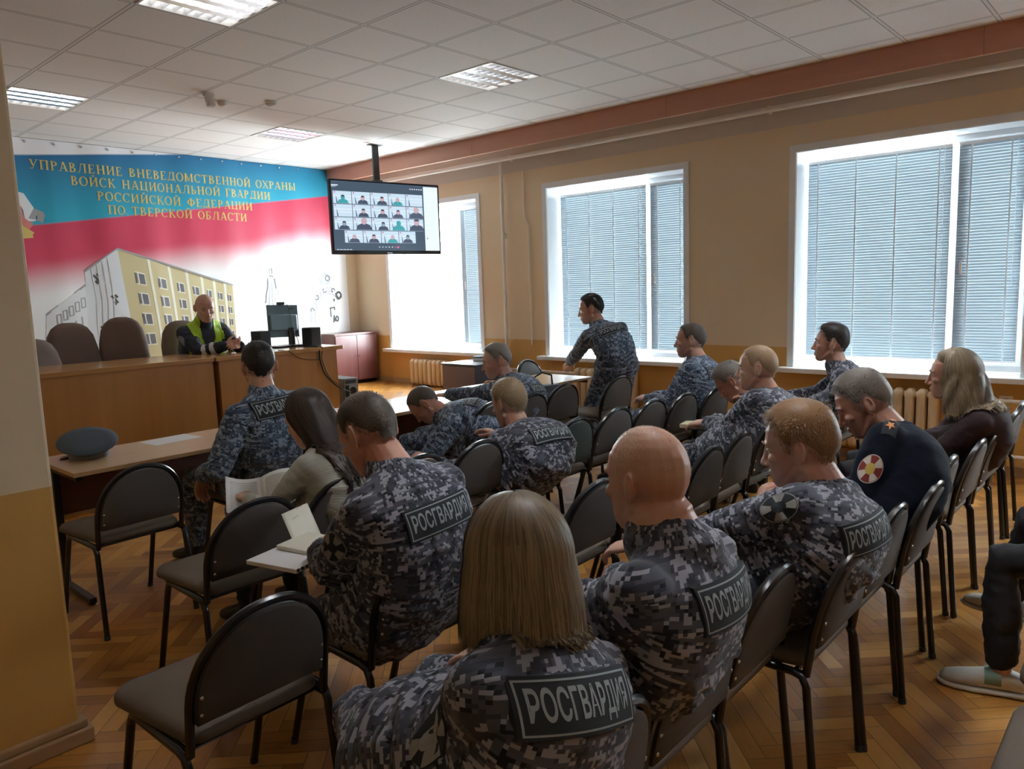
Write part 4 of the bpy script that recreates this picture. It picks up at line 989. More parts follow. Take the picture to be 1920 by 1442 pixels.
# cream notebook on the lap of the short blond man
t = empty('notebook', (4.36, 2.30, 0.655), 'cream paged notebook under the hands of the short blond man', 'notebook', 0.15)
mb = MB(); mb.box((0, 0, 0.018), (0.165, 0.235, 0.026)); mb.build('page_block', plain('yellow_pages', (0.70, 0.66, 0.44), 0.7), t, bevel=0.002)
mb = MB(); mb.box((0, 0, 0.002), (0.172, 0.242, 0.004)); mb.build('cover', M['darkplastic'], t)
mb = MB(); mb.tube([(4.33, 2.40, 0.70), (4.40, 2.30, 0.70)], 0.004, 8); tag(mb.build('pen', M['darkplastic']), 'dark pen lying on the cream notebook', 'pen')
mb = MB(); mb.box((0, 0, 0.004), (0.075, 0.15, 0.008), rotz(0.5)); tag(mb.build('phone', M['darkplastic'], bevel=0.003, loc=(4.48, 2.42, 0.655)), 'dark mobile phone beside the cream notebook', 'phone')
# green folder on an empty chair
mb = MB(); mb.box((0, 0, 0.006), (0.33, 0.24, 0.011), rotz(0.06)); tag(mb.build('folder', plain('green_folder', (0.02, 0.32, 0.16), 0.4), bevel=0.002, loc=(3.66, 2.03, 0.491)), 'bright green folder lying on an empty chair behind the bald head', 'folder')
# black bag on the chair at the window end table
t = empty('bag', (4.80, 3.98, 0.49), 'black soft bag standing on a chair by the table', 'bag', -0.2)
M['bagcloth'] = plain('bag_cloth', (0.014, 0.017, 0.022), 0.55, var=0.2, bump=0.4, bscale=18)
mb = MB(); mb.loft([[(a*k, b*k2, z) for a, b in ((-.2, -.1), (-.17, -.13), (.17, -.13), (.2, -.1), (.2, .1), (.17, .13), (-.17, .13), (-.2, .1))] for z, k, k2 in ((0, .9, .9), (.02, 1, 1), (.12, 1.02, 1.0), (.22, .95, .7), (.28, .8, .35))]); mb.build('body', M['bagcloth'], t, ang=70)
mb = MB(); mb.tube([(-0.1, 0, 0.27), (-0.09, 0, 0.36), (0.0, 0.01, 0.39), (0.09, 0, 0.36), (0.1, 0, 0.27)], 0.008, 8); mb.build('handle', M['bagcloth'], t)
# ================================================================ people
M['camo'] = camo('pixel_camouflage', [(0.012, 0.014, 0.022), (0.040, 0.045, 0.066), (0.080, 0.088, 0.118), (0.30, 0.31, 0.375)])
M['camohaze'] = camo('pixel_camouflage_hazed', [(0.018, 0.026, 0.046), (0.055, 0.080, 0.128), (0.105, 0.142, 0.205), (0.27, 0.33, 0.43)])  # same camouflage for farther figures, haze painted in as paler, bluer colours
M['navy'] = plain('navy_uniform', (0.007, 0.010, 0.020), 0.9, var=0.1, spec=0.15)
M['navyvest'] = plain('dark_navy_uniform', (0.012, 0.016, 0.032), 0.7, var=0.1)
M['black_trousers'] = plain('black_trousers', (0.010, 0.010, 0.013), 0.8, var=0.15)
M['brownjacket'] = plain('brown_jacket', (0.040, 0.024, 0.026), 0.85, var=0.12, spec=0.2)
M['boot'] = plain('black_leather', (0.009, 0.009, 0.010), 0.35)
M['hivis'] = plain('yellow_vest', (0.38, 0.60, 0.02), 0.55, var=0.08)
M['reflect'] = plain('grey_reflective_band', (0.62, 0.64, 0.66), 0.35)
M['patchnavy'] = plain('patch_navy', (0.012, 0.018, 0.024), 0.8)
M['patchgrey'] = plain('patch_lettering_grey', (0.30, 0.34, 0.36), 0.7)
M['emblight'] = plain('emblem_grey', (0.30, 0.30, 0.29), 0.7); M['embred'] = plain('emblem_maroon', (0.22, 0.025, 0.02), 0.7); M['embwhite'] = plain('emblem_white', (0.66, 0.60, 0.52), 0.7); M['embgold'] = plain('emblem_gold', (0.62, 0.45, 0.10), 0.6)
M['embblue'] = plain('emblem_blue_grey', (0.22, 0.29, 0.36), 0.7)
def sweater():
    t = NT('grey_green_knit'); uv = t.coord('UV'); s = t.sep(uv)
    w = t.math('SINE', t.math('MULTIPLY', s[1], 900.0)); t.base(t.mix(t.math('MULTIPLY', t.math('ADD', w, 1.0), 0.5), (0.34, 0.35, 0.31), (0.47, 0.48, 0.43))); t.rough(0.85); t.bump(w, 0.4, 0.003); return t.m
M['sweater'] = sweater()
SK = [skin('skin_warm', (0.60, 0.385, 0.285)), skin('skin_pale', (0.62, 0.40, 0.31)), skin('skin_ruddy', (0.56, 0.32, 0.24))]
HM = {'dark': strands_mat('hair_dark', (0.012, 0.010, 0.010), (0.035, 0.029, 0.026)), 'grey': strands_mat('hair_grey', (0.095, 0.083, 0.072), (0.28, 0.25, 0.22)), 'brown': strands_mat('hair_brown', (0.030, 0.020, 0.016), (0.075, 0.052, 0.042)),
      'fair': strands_mat('hair_fair', (0.19, 0.125, 0.065), (0.37, 0.275, 0.165)), 'red': strands_mat('hair_red_blond', (0.17, 0.085, 0.035), (0.34, 0.20, 0.095)), 'blonde': strands_mat('hair_blonde', (0.085, 0.060, 0.033), (0.34, 0.265, 0.165)),
      'ash': strands_mat('hair_ash_blonde', (0.12, 0.085, 0.05), (0.44, 0.36, 0.24)), 'stubble': strands_mat('hair_stubble', (0.30, 0.20, 0.13), (0.50, 0.38, 0.27)), 'buzz': strands_mat('hair_buzz', (0.045, 0.036, 0.030), (0.13, 0.105, 0.085)), 'blond_short': strands_mat('hair_blond_short', (0.24, 0.155, 0.085), (0.40, 0.28, 0.17))}
EYE = [plain('eye_white', (0.7, 0.66, 0.62), 0.3), plain('eye_iris', (0.03, 0.022, 0.018), 0.2)]

def vox(mb, size, it=2, fac=0.5):
    me = mb.mesh('tmp', [], smooth=False); o = bpy.data.objects.new('tmp', me); COL.objects.link(o)
    r = o.modifiers.new('r', 'REMESH'); r.mode = 'VOXEL'; r.voxel_size = size; r.adaptivity = 0
    if it: s_ = o.modifiers.new('s', 'SMOOTH'); s_.iterations = it; s_.factor = fac
    out = bpy.data.meshes.new_from_object(o.evaluated_get(bpy.context.evaluated_depsgraph_get()))
    bpy.data.objects.remove(o, do_unlink=True); bpy.data.meshes.remove(me); return out
def mverts(me):
    v = np.empty(len(me.vertices)*3); me.vertices.foreach_get('co', v); return v.reshape(-1, 3)
def setverts(me, v): me.vertices.foreach_set('co', np.ascontiguousarray(v).ravel()); me.update()
def mnormals(me):
    n = np.empty(len(me.vertices)*3); me.vertex_normals.foreach_get('vector', n); return n.reshape(-1, 3)
def nrm(a): a = np.asarray(a, float); return a/max(1e-9, np.linalg.norm(a))
def limb(mb, pts, rad, seg=14):
    pts = [np.asarray(p, float) for p in pts]
    d0, d1 = nrm(pts[0]-pts[1]), nrm(pts[-1]-pts[-2])
    P = [pts[0]+d0*rad[0]*k for k in (0.95, 0.7, 0.35)]+pts+[pts[-1]+d1*rad[-1]*k for k in (0.35, 0.7, 0.95)]
    Rr = [rad[0]*k for k in (0.25, 0.71, 0.94)]+list(rad)+[rad[-1]*k for k in (0.94, 0.71, 0.25)]
    mb.tube(P, Rr, seg)
def ik(S, W, a, b, pole):
    S = np.asarray(S, float); W = np.asarray(W, float); d = W-S; L = np.linalg.norm(d)
    if L > (a+b)*0.995: W = S+d/L*(a+b)*0.995; d = W-S; L = np.linalg.norm(d)
    u = d/L; x = (a*a-b*b+L*L)/(2*L); y = math.sqrt(max(1e-6, a*a-x*x)); p = np.asarray(pole, float); p = nrm(p-u*np.dot(p, u))
    return S+u*x+p*y, W
def segs_uv(me, segs, disp=0.0, seed=0):
    """cloth UV (in metres) by nearest limb, and fold displacement along the normal"""
    v = mverts(me); A = np.array([s['a'] for s in segs]); B = np.array([s['b'] for s in segs]); Rd = np.array([s['r'] for s in segs])
    def nearest(P):
        best = np.full(len(P), 1e9); idx = np.zeros(len(P), int)
        for k in range(len(segs)):
            d = B[k]-A[k]; t = np.clip(((P-A[k])@d)/(d@d), 0, 1); D = np.linalg.norm(P-(A[k]+t[:, None]*d), axis=1)/Rd[k]
            if segs[k].get('cap'): D = D*np.where(t < 0.06, 2.6, 1.0)
            m = D < best; best[m] = D[m]; idx[m] = k
        return idx
    if disp > 0:
        iv = nearest(v); n = mnormals(me); amp = np.zeros(len(v))
        for k, s in enumerate(segs):
            m = np.where(iv == k)[0]
            if not len(m): continue
            d = nrm(s['b']-s['a']); rel = v[m]-s['a']; al = rel@d+s['o']; x = rel@s['u']; y = rel@s['w']; fs = s.get('f', 1.0)
            q = 0.5/max(0.05, s['r'])
            for i, a_, x_, y_ in zip(m, al, x, y):
                p = Vector((x_*q*2.2+seed, y_*q*2.2+s['o']*3, a_*s.get('fq', 16)+x_*4))
                r = mnoise.noise(p); r2 = mnoise.noise(p*2.3)
                amp[i] = ((1-abs(r)*2.2)*0.7+r2*0.5)*fs
        v = v+n*(amp*disp)[:, None]; setverts(me, v)
    nf = len(me.polygons); lt = np.empty(nf, int); me.polygons.foreach_get('loop_total', lt); lv = np.empty(len(me.loops), int); me.loops.foreach_get('vertex_index', lv)
    fi = np.repeat(np.arange(nf), lt); fc = np.zeros((nf, 3)); np.add.at(fc, fi, v[lv]); fc /= lt[:, None]
    ifc = nearest(fc); uv = np.zeros((len(lv), 2))
    for k, s in enumerate(segs):
        m = np.where(ifc[fi] == k)[0]
        if not len(m): continue
        d = nrm(s['b']-s['a']); rel = v[lv[m]]-s['a']; rc = fc[fi[m]]-s['a']
        an = np.arctan2(rel@s['w'], rel@s['u']); ac = np.arctan2(rc@s['w'], rc@s['u']); an = ac+(an-ac+math.pi) % (2*math.pi)-math.pi
        uv[m, 0] = an*s['r']+s.get('uo', 0); uv[m, 1] = rel@d+s['o']
    l = me.uv_layers.new(name='cloth'); l.data.foreach_set('uv', uv.ravel()); return ifc, fc
def seg(a, b, r, ref, o=0.0, uo=0.0, f=1.0, fq=16):
    a = np.asarray(a, float); b = np.asarray(b, float); d = nrm(b-a); u = np.asarray(ref, float); u = nrm(u-d*np.dot(u, d)); return dict(a=a, b=b, r=r, u=u, w=np.cross(d, u), o=o, uo=uo, f=f, fq=fq)

HC = np.array((0, -0.008, 0.022)); HRAD = np.array((0.0775, 0.100, 0.097))
def head_parts(mb, tf, hs, fem=False, folds=False):
    def E(c, r): 
        b = MB(); b.ell(c, r, 20, 14); mb.add([tf(p) for p in b.v], b.f)
    def Tb(pts, r, n=10):
        b = MB(); limb(b, pts, r, n); mb.add([tf(p) for p in b.v], b.f)
    E(HC, HRAD)
    if folds:
        for z, y, r in ((-.064, -.092, .0125), (-.091, -.094, .0135)): Tb([(-.050, y+.034, z+.004), (-.028, y+.008, z), (0, y, z-.002), (.028, y+.008, z), (.050, y+.034, z+.004)], [r*.7, r, r, r, r*.7])
    sl = [(-.120, .056, .016, .014), (-.112, .056, .030, .026), (-.098, .053, .041, .036), (-.080, .046, .050, .044), (-.055, .037, .058, .053), (-.028, .030, .065, .060), (0, .026, .067, .0625), (.03, .022, .069, .070), (.06, .010, .066, .075), (.085, 0, .05, .06)]
    b = MB(); b.loft([[(rx*math.copysign(abs(math.cos(a))**0.9, math.cos(a)), y+ry*math.sin(a), z) for a in np.linspace(0, 2*math.pi, 22, endpoint=False)] for z, y, rx, ry in sl]); mb.add([tf(p) for p in b.v], b.f)
    for s_ in (-1, 1):
        Tb([(.054*s_, -.004, -.055), (.030*s_, .050, -.102)], (.017, .014))
        E((.042*s_, .064, -.024), (.022, .019, .017)); Tb([(.012*s_, .090, .020), (.044*s_, .078, .021)], (.0075, .007))
        E((.012*s_, .094, -.044), (.009, .010, .008))
        # ear: rim, bowl and lobe
        cx = .0775; R_ = np.array((0.42*s_, -0.9, 0)); pts = []
        for a in np.linspace(-1.1, 4.0, 14): pts.append(np.array((cx*s_, -.010, -.006))+R_*(.0165*(math.cos(a)*-1+0.55))+np.array((0, -0.004*math.sin(a), .030*math.sin(a))))
        Tb(pts, [.0048]*14, 8)
        b = MB(); b.ell((0, 0, 0), (.0045, .015, .025), 12, 8); mb.add([tf(p) for p in (np.array(b.v)@rotz(-0.42*s_).T+np.array(((cx+.002)*s_, -.018, -.006)))], b.f)
        E(((cx-.002)*s_, -.010, -.036), (.006, .008, .009))
    Tb([(0, .088, .014), (0, .0975, -.018), (0, .1085, -.040)], (.0075, .0095, .0115))
    E((0, .0905, -.067), (.021, .0085, .0062)); E((0, .089, -.078), (.019, .0085, .0068))

def hand(mb, W, d, n, side, curl=0.5, spread=0.06, s_=1.0):
    """side +1 right, -1 left; d towards the fingers, n out of the palm"""
    d = nrm(d); n = nrm(np.asarray(n, float)-d*np.dot(n, d)); th = -np.cross(n, d)*side   # thumb side
    b = mb
    rings = []
    for u, hw, t_ in ((-.012, .024, .019), (.01, .029, .017), (.04, .040, .0155), (.075, .042, .014), (.098, .039, .0115)):
        c = W+d*u*s_; rings.append([c+th*hw*s_*math.copysign(abs(math.cos(a))**0.7, math.cos(a))+n*t_*s_*math.sin(a) for a in np.linspace(0, 2*math.pi, 14, endpoint=False)])
    b.loft(rings)
    for off, L, k in ((.030, .074, 0.9), (.010, .083, 1.0), (-.011, .077, 1.08), (-.030, .060, 1.2)):
        p = W+(d*.092+th*off)*s_; dd = nrm(d+th*off*spread*12); P = [p]; a = 0
        for f_ in (0.45, 0.31, 0.24):
            a += curl*k*(0.75 if f_ == 0.45 else 0.95); P.append(P[-1]+(dd*math.cos(a)+n*math.sin(a))*L*f_*s_)
        limb(b, P, [.0098*s_, .0090*s_, .0082*s_, .0072*s_], 8)
    p = W+(d*.018+th*.026)*s_; q = p+(d*.028+th*.024+n*.012)*s_; r = q+(d*.030+th*.008+n*.016)*s_; e = r+(d*.024-th*.002+n*.010)*s_
    limb(b, [p, q, r, e], [.015*s_, .0125*s_, .0105*s_, .0085*s_], 8)

LINE_M = [(0, 40), (28, 38), (48, 30), (62, 14), (70, -14), (80, -16), (86, 6), (104, 8), (114, -14), (135, -36), (160, -46), (180, -48)]
LINE_HIGH = [(0, 56), (28, 52), (48, 34), (62, 14), (70, -10), (80, -12), (86, 6), (104, 8), (114, -14), (135, -34), (160, -42), (180, -44)]
def hairline(a, line): a = abs((a+180) % 360-180); return np.interp(a, [p[0] for p in line], [p[1] for p in line])
def skull_r(d):
    r1 = 1/np.sqrt(((d/HRAD)**2).sum()); c = np.array((0, -.034, -.060))-HC; R2 = np.array((.058, .056, .09)); o = -c/R2; q = d/R2
    A = q@q; B = o@q; C = o@o-1; D = B*B-A*C
    if D > 0:
        t_ = (-B+math.sqrt(D))/A; return max(r1, t_)
    return r1
def sdir(a, e):
    a, e = math.radians(a), math.radians(e); return np.array((-math.sin(a)*math.cos(e), math.cos(a)*math.cos(e), math.sin(e)))
def short_hair(tf, line, top, side, slen, n, rng, lift=0.35, shell=True, w=0.0009, fade=4):
    mb = MB(); na, ne = 64, 14; V = []; F = []
    def th(a, e): k = np.clip((e-5)/50, 0, 1); k = k*k*(3-2*k); return side+(top-side)*k
    if shell:
        for i in range(na):
            a = 360*i/na; e0 = hairline(a, line)+fade*(1 if abs((a+180) % 360-180) > 66 else 0.3)+4*math.sin(i*2.3)*math.sin(i*0.9)
            for j in range(ne+1):
                u = j/ne; e = e0+(90-e0)*u; d = sdir(a, e); t_ = th(a, e)*min(1, u*5)-0.0035*max(0, 1-u*9); V.append(tf(HC+d*(skull_r(d)+t_)))
        for i in range(na):
            for j in range(ne): a, b = i*(ne+1)+j, ((i+1) % na)*(ne+1)+j; F.append((a, b, b+1, a+1))
        mb.add(V, F)
    for _ in range(n):
        a = rng.uniform(-180, 180); e0 = hairline(a, line)-rng.uniform(0, 4); e = math.degrees(math.asin(rng.uniform(math.sin(math.radians(e0)), 1)))
        d = sdir(a, e); p = HC+d*(skull_r(d)+th(a, e)*0.8)
        fwd_ = np.array((0, 1.0, 0))*np.clip((e-20)/50, 0, 1)+np.array((0, -.15, -1.0))*np.clip((60-e)/50, 0, 1)
        f_ = nrm(fwd_-d*np.dot(fwd_, d)+np.array([rng.uniform(-.35, .35) for _ in range(3)])); L = slen*rng.uniform(0.6, 1.15)*(0.55+0.45*np.clip((e+10)/60, 0, 1)); sd = nrm(np.cross(f_, d))*w
        q = p+f_*L*0.55+d*L*lift*0.55; r = q+f_*L*0.45+d*L*lift*0.15
        mb.add([tf(p-sd), tf(p+sd), tf(q-sd*.8), tf(q+sd*.8), tf(r)], [(0, 1, 3, 2), (2, 3, 4)])
    return mb
def long_hair(tf, Rh, a0, length, flare, n, rng, thick=0.014, wave=0.0, curl=0.3, back=0.0, w=0.0010, maxr=None, front=55):
    mb = MB(); g = Rh.T@np.array((0, 0, -1.0)); NA, NM, NF = 44, 12, 12
    def guide(a, extra=0.0, ln=1.0, sh=0.0):
        P = []; e_end = -6.0
        # towards the front the hair starts at the parting and is swept to the side
        for j in range(NM+1):
            u = j/NM; e = 92-(92-e_end)*u; aa = a
            d = sdir(aa, min(e, 90) if u > 0 else 90); P.append(HC+d*(skull_r(d)*0.0+1/np.sqrt(((d/HRAD)**2).sum())+thick*(0.7+0.6*u)+extra))
        p0 = P[-1]; rad = nrm(np.array((p0[0]-HC[0], p0[1]-HC[1], 0)))
        for j in range(1, NF+1):
            u = j/NF; s_ = length*ln*u
            q = p0+g*s_+rad*(flare*s_*(1-u*curl)-curl*0.25*s_*u*u*flare)+np.array((0, -1.0, 0))*back*s_
            if wave: q = q+rad*wave*math.sin(u*9+a*0.21+sh)+np.array((-rad[1], rad[0], 0))*wave*0.8*math.cos(u*8+a*0.13+sh)
            P.append(q)
        return P
    az = np.linspace(a0, 360-a0, NA); G = [guide(a, 0.0, 1-0.06*abs(math.sin(a*0.11))) for a in az]; m = NM+NF+1
    inn = [[p*1.0-nrm(np.array((p[0]-HC[0], p[1]-HC[1], 0))+1e-6)*0.012*min(1, k/NM) for k, p in enumerate(gd)] for gd in G]
    V = [tf(p) for gd in G for p in gd]; F = [(i*m+j, i*m+j+1, (i+1)*m+j+1, (i+1)*m+j) for i in range(NA-1) for j in range(m-1)]
    k0 = len(V); V += [tf(p) for gd in inn for p in gd]; F += [tuple(k0+q for q in reversed(f)) for f in F[:]]
    for i in range(NA-1): a = i*m+m-1; F.append((a, k0+a, k0+a+m, a+m))
    for i in (0, NA-1):
        for j in range(m-1): a = i*m+j; F.append((a, a+1, k0+a+1, k0+a))
    mb.add(V, F)
    V = []; F = []; na = 24                                # hair swept back over the forehead
    for i in range(na+1):
        a = -a0-4+(2*a0+8)*i/na; e0 = 40-14*abs(a)/a0
        for j in range(9):
            u = j/8; d = sdir(a, e0+(92-e0)*min(u, 0.999)); V.append(tf(HC+d*(1/np.sqrt(((d/HRAD)**2).sum())+thick*0.72*min(1, u*3)-0.003*(1-min(1, u*4)))))
    F = [(i*9+j, (i+1)*9+j, (i+1)*9+j+1, i*9+j+1) for i in range(na) for j in range(8)]
    mb.add(V, F)
    for _ in range(n):
        a = rng.uniform(a0, 360-a0); gd = guide(a+0.0, rng.uniform(0.0, 0.004), rng.uniform(0.86, 1.08), rng.uniform(-.5, .5)); st = rng.randrange(0, NM-2); gd = gd[st:]
        if rng.random() < 0.5: gd = gd[:rng.randrange(8, len(gd)+1)]
        ph = rng.uniform(0, 6.28); am = rng.uniform(0.0005, 0.003); V = []
        for k, p in enumerate(gd):
            r_ = nrm(np.array((p[0]-HC[0], p[1]-HC[1], 0))+1e-6); tg = np.array((-r_[1], r_[0], 0)); p = p+tg*am*math.sin(k*0.45+ph)+r_*0.0012; ww = w*(1 if k < len(gd)-2 else 0.4); V += [tf(p-tg*ww), tf(p+tg*ww)]
        mb.add(V, [(2*i, 2*i+1, 2*i+3, 2*i+2) for i in range(len(gd)-1)])
    return mb

PEOPLE = {}
def conform(bvh, pts, D, off):
    """drop points along D onto the cloth; falls back to the mean depth"""
    out = []; 
    for p in pts:
        h = bvh.ray_cast(Vector(p-D*0.5), Vector(D), 0.9)
        out.append(None if h[0] is None else np.array(h[0])-D*off)
    good = [q@D for q in out if q is not None]
    md = float(np.median(good)) if good else 0
    return [p+D*(md-p@D) if q is None else q for p, q in zip(pts, out)]
def fit_conform(bvh, O, U, V, D, u0, v0, u1, v1):
    """smooth (quadratic) sheet over the cloth; returns place(u, v, offset)"""
    S = []
    for i in range(15):
        for j in range(7):
            u = u0+(u1-u0)*i/14; v = v0+(v1-v0)*j/6; h = bvh.ray_cast(Vector(O+U*u+V*v-D*0.5), Vector(D), 0.9)
            if h[0] is not None: S.append((u, v, (np.array(h[0])-O)@D))
    S = np.array(S); ft = lambda u, v: np.stack([np.ones_like(u), u, v, u*u, u*v, v*v, u**3], -1)
    c = np.linalg.lstsq(ft(S[:, 0], S[:, 1]), S[:, 2], rcond=None)[0]; res = ft(S[:, 0], S[:, 1])@c-S[:, 2]; lift = min(0.03, float(res.max()))
    return lambda u, v, off: O+U*u+V*v+D*(float(ft(np.array(u), np.array(v))@c)-max(0, lift)-off)
def sheet_patch(mb, pl, u0, v0, u1, v1, off, nu=10, nv=4):
    P = [pl(u0+(u1-u0)*i/nu, v0+(v1-v0)*j/nv, off) for i in range(nu+1) for j in range(nv+1)]
    mb.add(P, [(i*(nv+1)+j, (i+1)*(nv+1)+j, (i+1)*(nv+1)+j+1, i*(nv+1)+j+1) for i in range(nu) for j in range(nv)])
def grid_patch(mb, bvh, O, U, V, D, u0, v0, u1, v1, off, nu=10, nv=4):
    pts = [O+U*(u0+(u1-u0)*i/nu)+V*(v0+(v1-v0)*j/nv) for i in range(nu+1) for j in range(nv+1)]
    P = conform(bvh, pts, D, off); mb.add(P, [(i*(nv+1)+j, (i+1)*(nv+1)+j, (i+1)*(nv+1)+j+1, i*(nv+1)+j+1) for i in range(nu) for j in range(nv)])

def person(key, label, pel, head, h=0.0, sh=None, hy=0.0, hp=0.0, hr=0.0, L=None, R=None, fl=None, fr=None, jacket='camo', trousers=None, hair='dark', style='short', sk=0, bulk=1.0, s=1.0, hs=1.09,
           patch=True, emblem=None, vx=0.011, near=False, face=False, base=0.0, fold=0.008, slope=1.0, curl=0.5, fem=False, kneeL=None, kneeR=None, poleL=None, poleR=None, handd=None, shoe=None, line=None, hairkw=None, stand=False, vest=False, collar=True, neckr=1.0, palm=None, group=None, folds=False, patch_t=0.70, patch_du=0.0, patch_roll=0.0):
    rng = random.Random(hash(key) % 1 + sum(map(ord, key))*7)
    trousers = trousers or jacket
    loc = np.array((pel[0], pel[1], base)); P = np.array((pel[0], pel[1], pel[2] if len(pel) > 2 else 0.565+base)); H = np.array(head, float)
    def hd(a): a = math.radians(a); return np.array((-math.sin(a), math.cos(a), 0)), np.array((math.cos(a), math.sin(a), 0))
    if sh is None: sh = h
    F0, R0 = hd(h); F1, R1 = hd(sh)
    yaw = math.radians(sh+hy); Rh = rotz(yaw) @ rotx(-math.radians(hp)) @ roty(math.radians(hr))
    tf = lambda p: H+Rh@(np.asarray(p, float)*hs)
    N = tf((0, -.045, -.10))+np.array((0, 0, -0.062))-F1*0.018
    c = np.linalg.norm(N-P); Ls = 0.50*s; sag = math.sqrt(max(0, 3*c*(Ls-c)/8)) if Ls > c else 0.0
    sag = min(sag, 0.17); mid = (P+N)/2-nrm(F0+F1)*2*sag-np.array((0, 0, 0.0))
    def sp(t): 
        if t < 0: return P+(mid-P)*2*t
        return P*(1-t)**2+mid*2*t*(1-t)+N*t*t
    def frame(t):
        tt = min(max(t, 0), 1); T = nrm((mid-P)*(1-tt)+(N-mid)*tt); a = math.radians(h+(sh-h)*tt); Rr = np.array((math.cos(a), math.sin(a), 0)); Rr = nrm(Rr-T*np.dot(Rr, T)); return T, Rr, np.cross(T, Rr)
    sw = 0.170*s*bulk**0.5*(0.9 if fem else 1.0)
    T84, R84, F84 = frame(0.84)
    SL, SR = sp(0.855)-R84*sw, sp(0.855)+R84*sw
    ua, fa = 0.295*s, 0.265*s
    defL = P+F0*0.24*s-R0*0.07+np.array((0, 0, 0.125)); defR = P+F0*0.26*s+R0*0.07+np.array((0, 0, 0.125))
    Lw = np.array(L, float) if L is not None else defL; Rw = np.array(R, float) if R is not None else defR
    EL, Lw = ik(SL, Lw, ua, fa, poleL if poleL is not None else -R0*0.6-F0*0.25+np.array((0, 0, -0.9))); ER, Rw = ik(SR, Rw, ua, fa, poleR if poleR is not None else R0*0.6-F0*0.25+np.array((0, 0, -0.9)))
    HL, HR = P-R0*0.092*s, P+R0*0.092*s
    th, shn = 0.43*s, 0.42*s
    AL = np.array(fl, float) if fl is not None else P+F0*0.47*s-R0*0.13+np.array((0, 0, base+0.095-P[2])); AR = np.array(fr, float) if fr is not None else P+F0*0.47*s+R0*0.13+np.array((0, 0, base+0.095-P[2]))
    KL, AL = ik(HL, AL, th, shn, kneeL if kneeL is not None else F0*0.9-R0*0.12+np.array((0, 0, 0.6))); KR, AR = ik(HR, AR, th, shn, kneeR if kneeR is not None else F0*0.9+R0*0.12+np.array((0, 0, 0.6)))
    lo = lambda me: setverts(me, mverts(me)-loc)
    # ---------------- body
    mb = MB(); head_parts(mb, tf, hs, fem, folds)
    nr = neckr*(0.85 if fem else 1.0)
    limb(mb, [sp(0.88), N+np.array((0, 0, .01)), tf((0, -.022, -.075)), tf((0, -.012, -.02))], [.076*nr, .069*nr, .0635*nr*hs/1.09, .056*hs/1.09], 18)
    limb(mb, [sp(0.02), sp(0.3), sp(0.6), sp(0.85)], [.085, .08, .085, .07], 12)
    for S_, E_, W_, sd in ((SL, EL, Lw, -1), (SR, ER, Rw, 1)):
        limb(mb, [sp(0.86), S_], [.04, .04], 10); limb(mb, [S_, E_, E_*0.5+W_*0.5, W_], [.042, .036, .034, .026], 12)
        dd = nrm(W_-E_)
        if handd is not None and handd[0 if sd < 0 else 1] is not None: dd = nrm(np.asarray(handd[0 if sd < 0 else 1], float))
        pn = np.array((0, 0, -1.0))-R0*0.15*sd
        if palm is not None and palm[0 if sd < 0 else 1] is not None: pn = np.asarray(palm[0 if sd < 0 else 1], float)
        if abs(np.dot(nrm(pn), dd)) > 0.92: pn = F0*0.9-R0*0.5*sd
        hand(mb, W_+dd*0.01, dd, pn, sd, curl, 0.05, s*1.03*(0.92 if fem else 1))
    for H_, K_, A_ in ((HL, KL, AL), (HR, KR, AR)): limb(mb, [sp(0.03), H_, K_, A_], [.05, .055, .045, .035], 10)
    me = vox(mb, 0.0042 if near else 0.0052, 2, 0.45); lo(me); me.materials.append(SK[sk]); me.shade_smooth()
    o = bpy.data.objects.new('person', me); COL.objects.link(o); o.location = loc; tag(o, label, 'person', group)
    def child(name, me_, mats, parent=o):
        c_ = bpy.data.objects.new(name, me_); COL.objects.link(c_); c_.parent = parent
        if not len(me_.materials):
            for m in (mats if isinstance(mats, (list, tuple)) else [mats]): me_.materials.append(m)
        me_.shade_smooth(); return c_
    def cmb(name, mb_, mats, parent=o, ang=60):
        mb_.v = [tuple(np.array(p)-loc) for p in mb_.v]; return mb_.build(name, mats, parent, ang=ang)
    # ---------------- jacket
    b = bulk; fm = 0.9 if fem else 1.0
    prof = [(-.20, .190*fm, .150), (-.08, .205*fm, .165), (.06, .202*fm, .160), (.22, .186*fm, .143), (.40, .186*fm, .138), (.58, .194*fm, .136), (.74, .196*fm, .128), (.85, .180*fm, .112), (.92, .138*fm, .094), (.97, .098*fm, .082)]
    if stand: prof = [(-.34, .185, .135)]+[(t_, rx*0.97, ry*0.95) for t_, rx, ry in prof]
    mb = MB(); rings = []
    for t_, rx, ry in [(prof[0][0]-.02, prof[0][1]*.6, prof[0][2]*.6)]+prof+[(1.0, .05, .05)]:
        T, Rr, Ff = frame(t_); C = sp(t_)+Ff*(0.012 if t_ < .3 else 0.0)
        rings.append([C+Rr*rx*s*b**0.7*math.copysign(abs(math.cos(a))**0.80, math.cos(a))+Ff*ry*s*b*math.copysign(abs(math.sin(a))**(0.72 if math.sin(a) < 0 else 0.95), math.sin(a)) for a in np.linspace(0, 2*math.pi, 28, endpoint=False)])
    mb.loft(rings)
    sl_ = 0.012*slope
    limb(mb, [SL-T84*sl_, sp(0.93)-R84*0.085*s, sp(0.945), sp(0.93)+R84*0.085*s, SR-T84*sl_], [.060*s*b, .060*s*b, .066*s*b, .060*s*b, .060*s*b], 16)
    ar = s*b**0.6*fm
    cufL, cufR = Lw-nrm(Lw-EL)*0.012, Rw-nrm(Rw-ER)*0.012
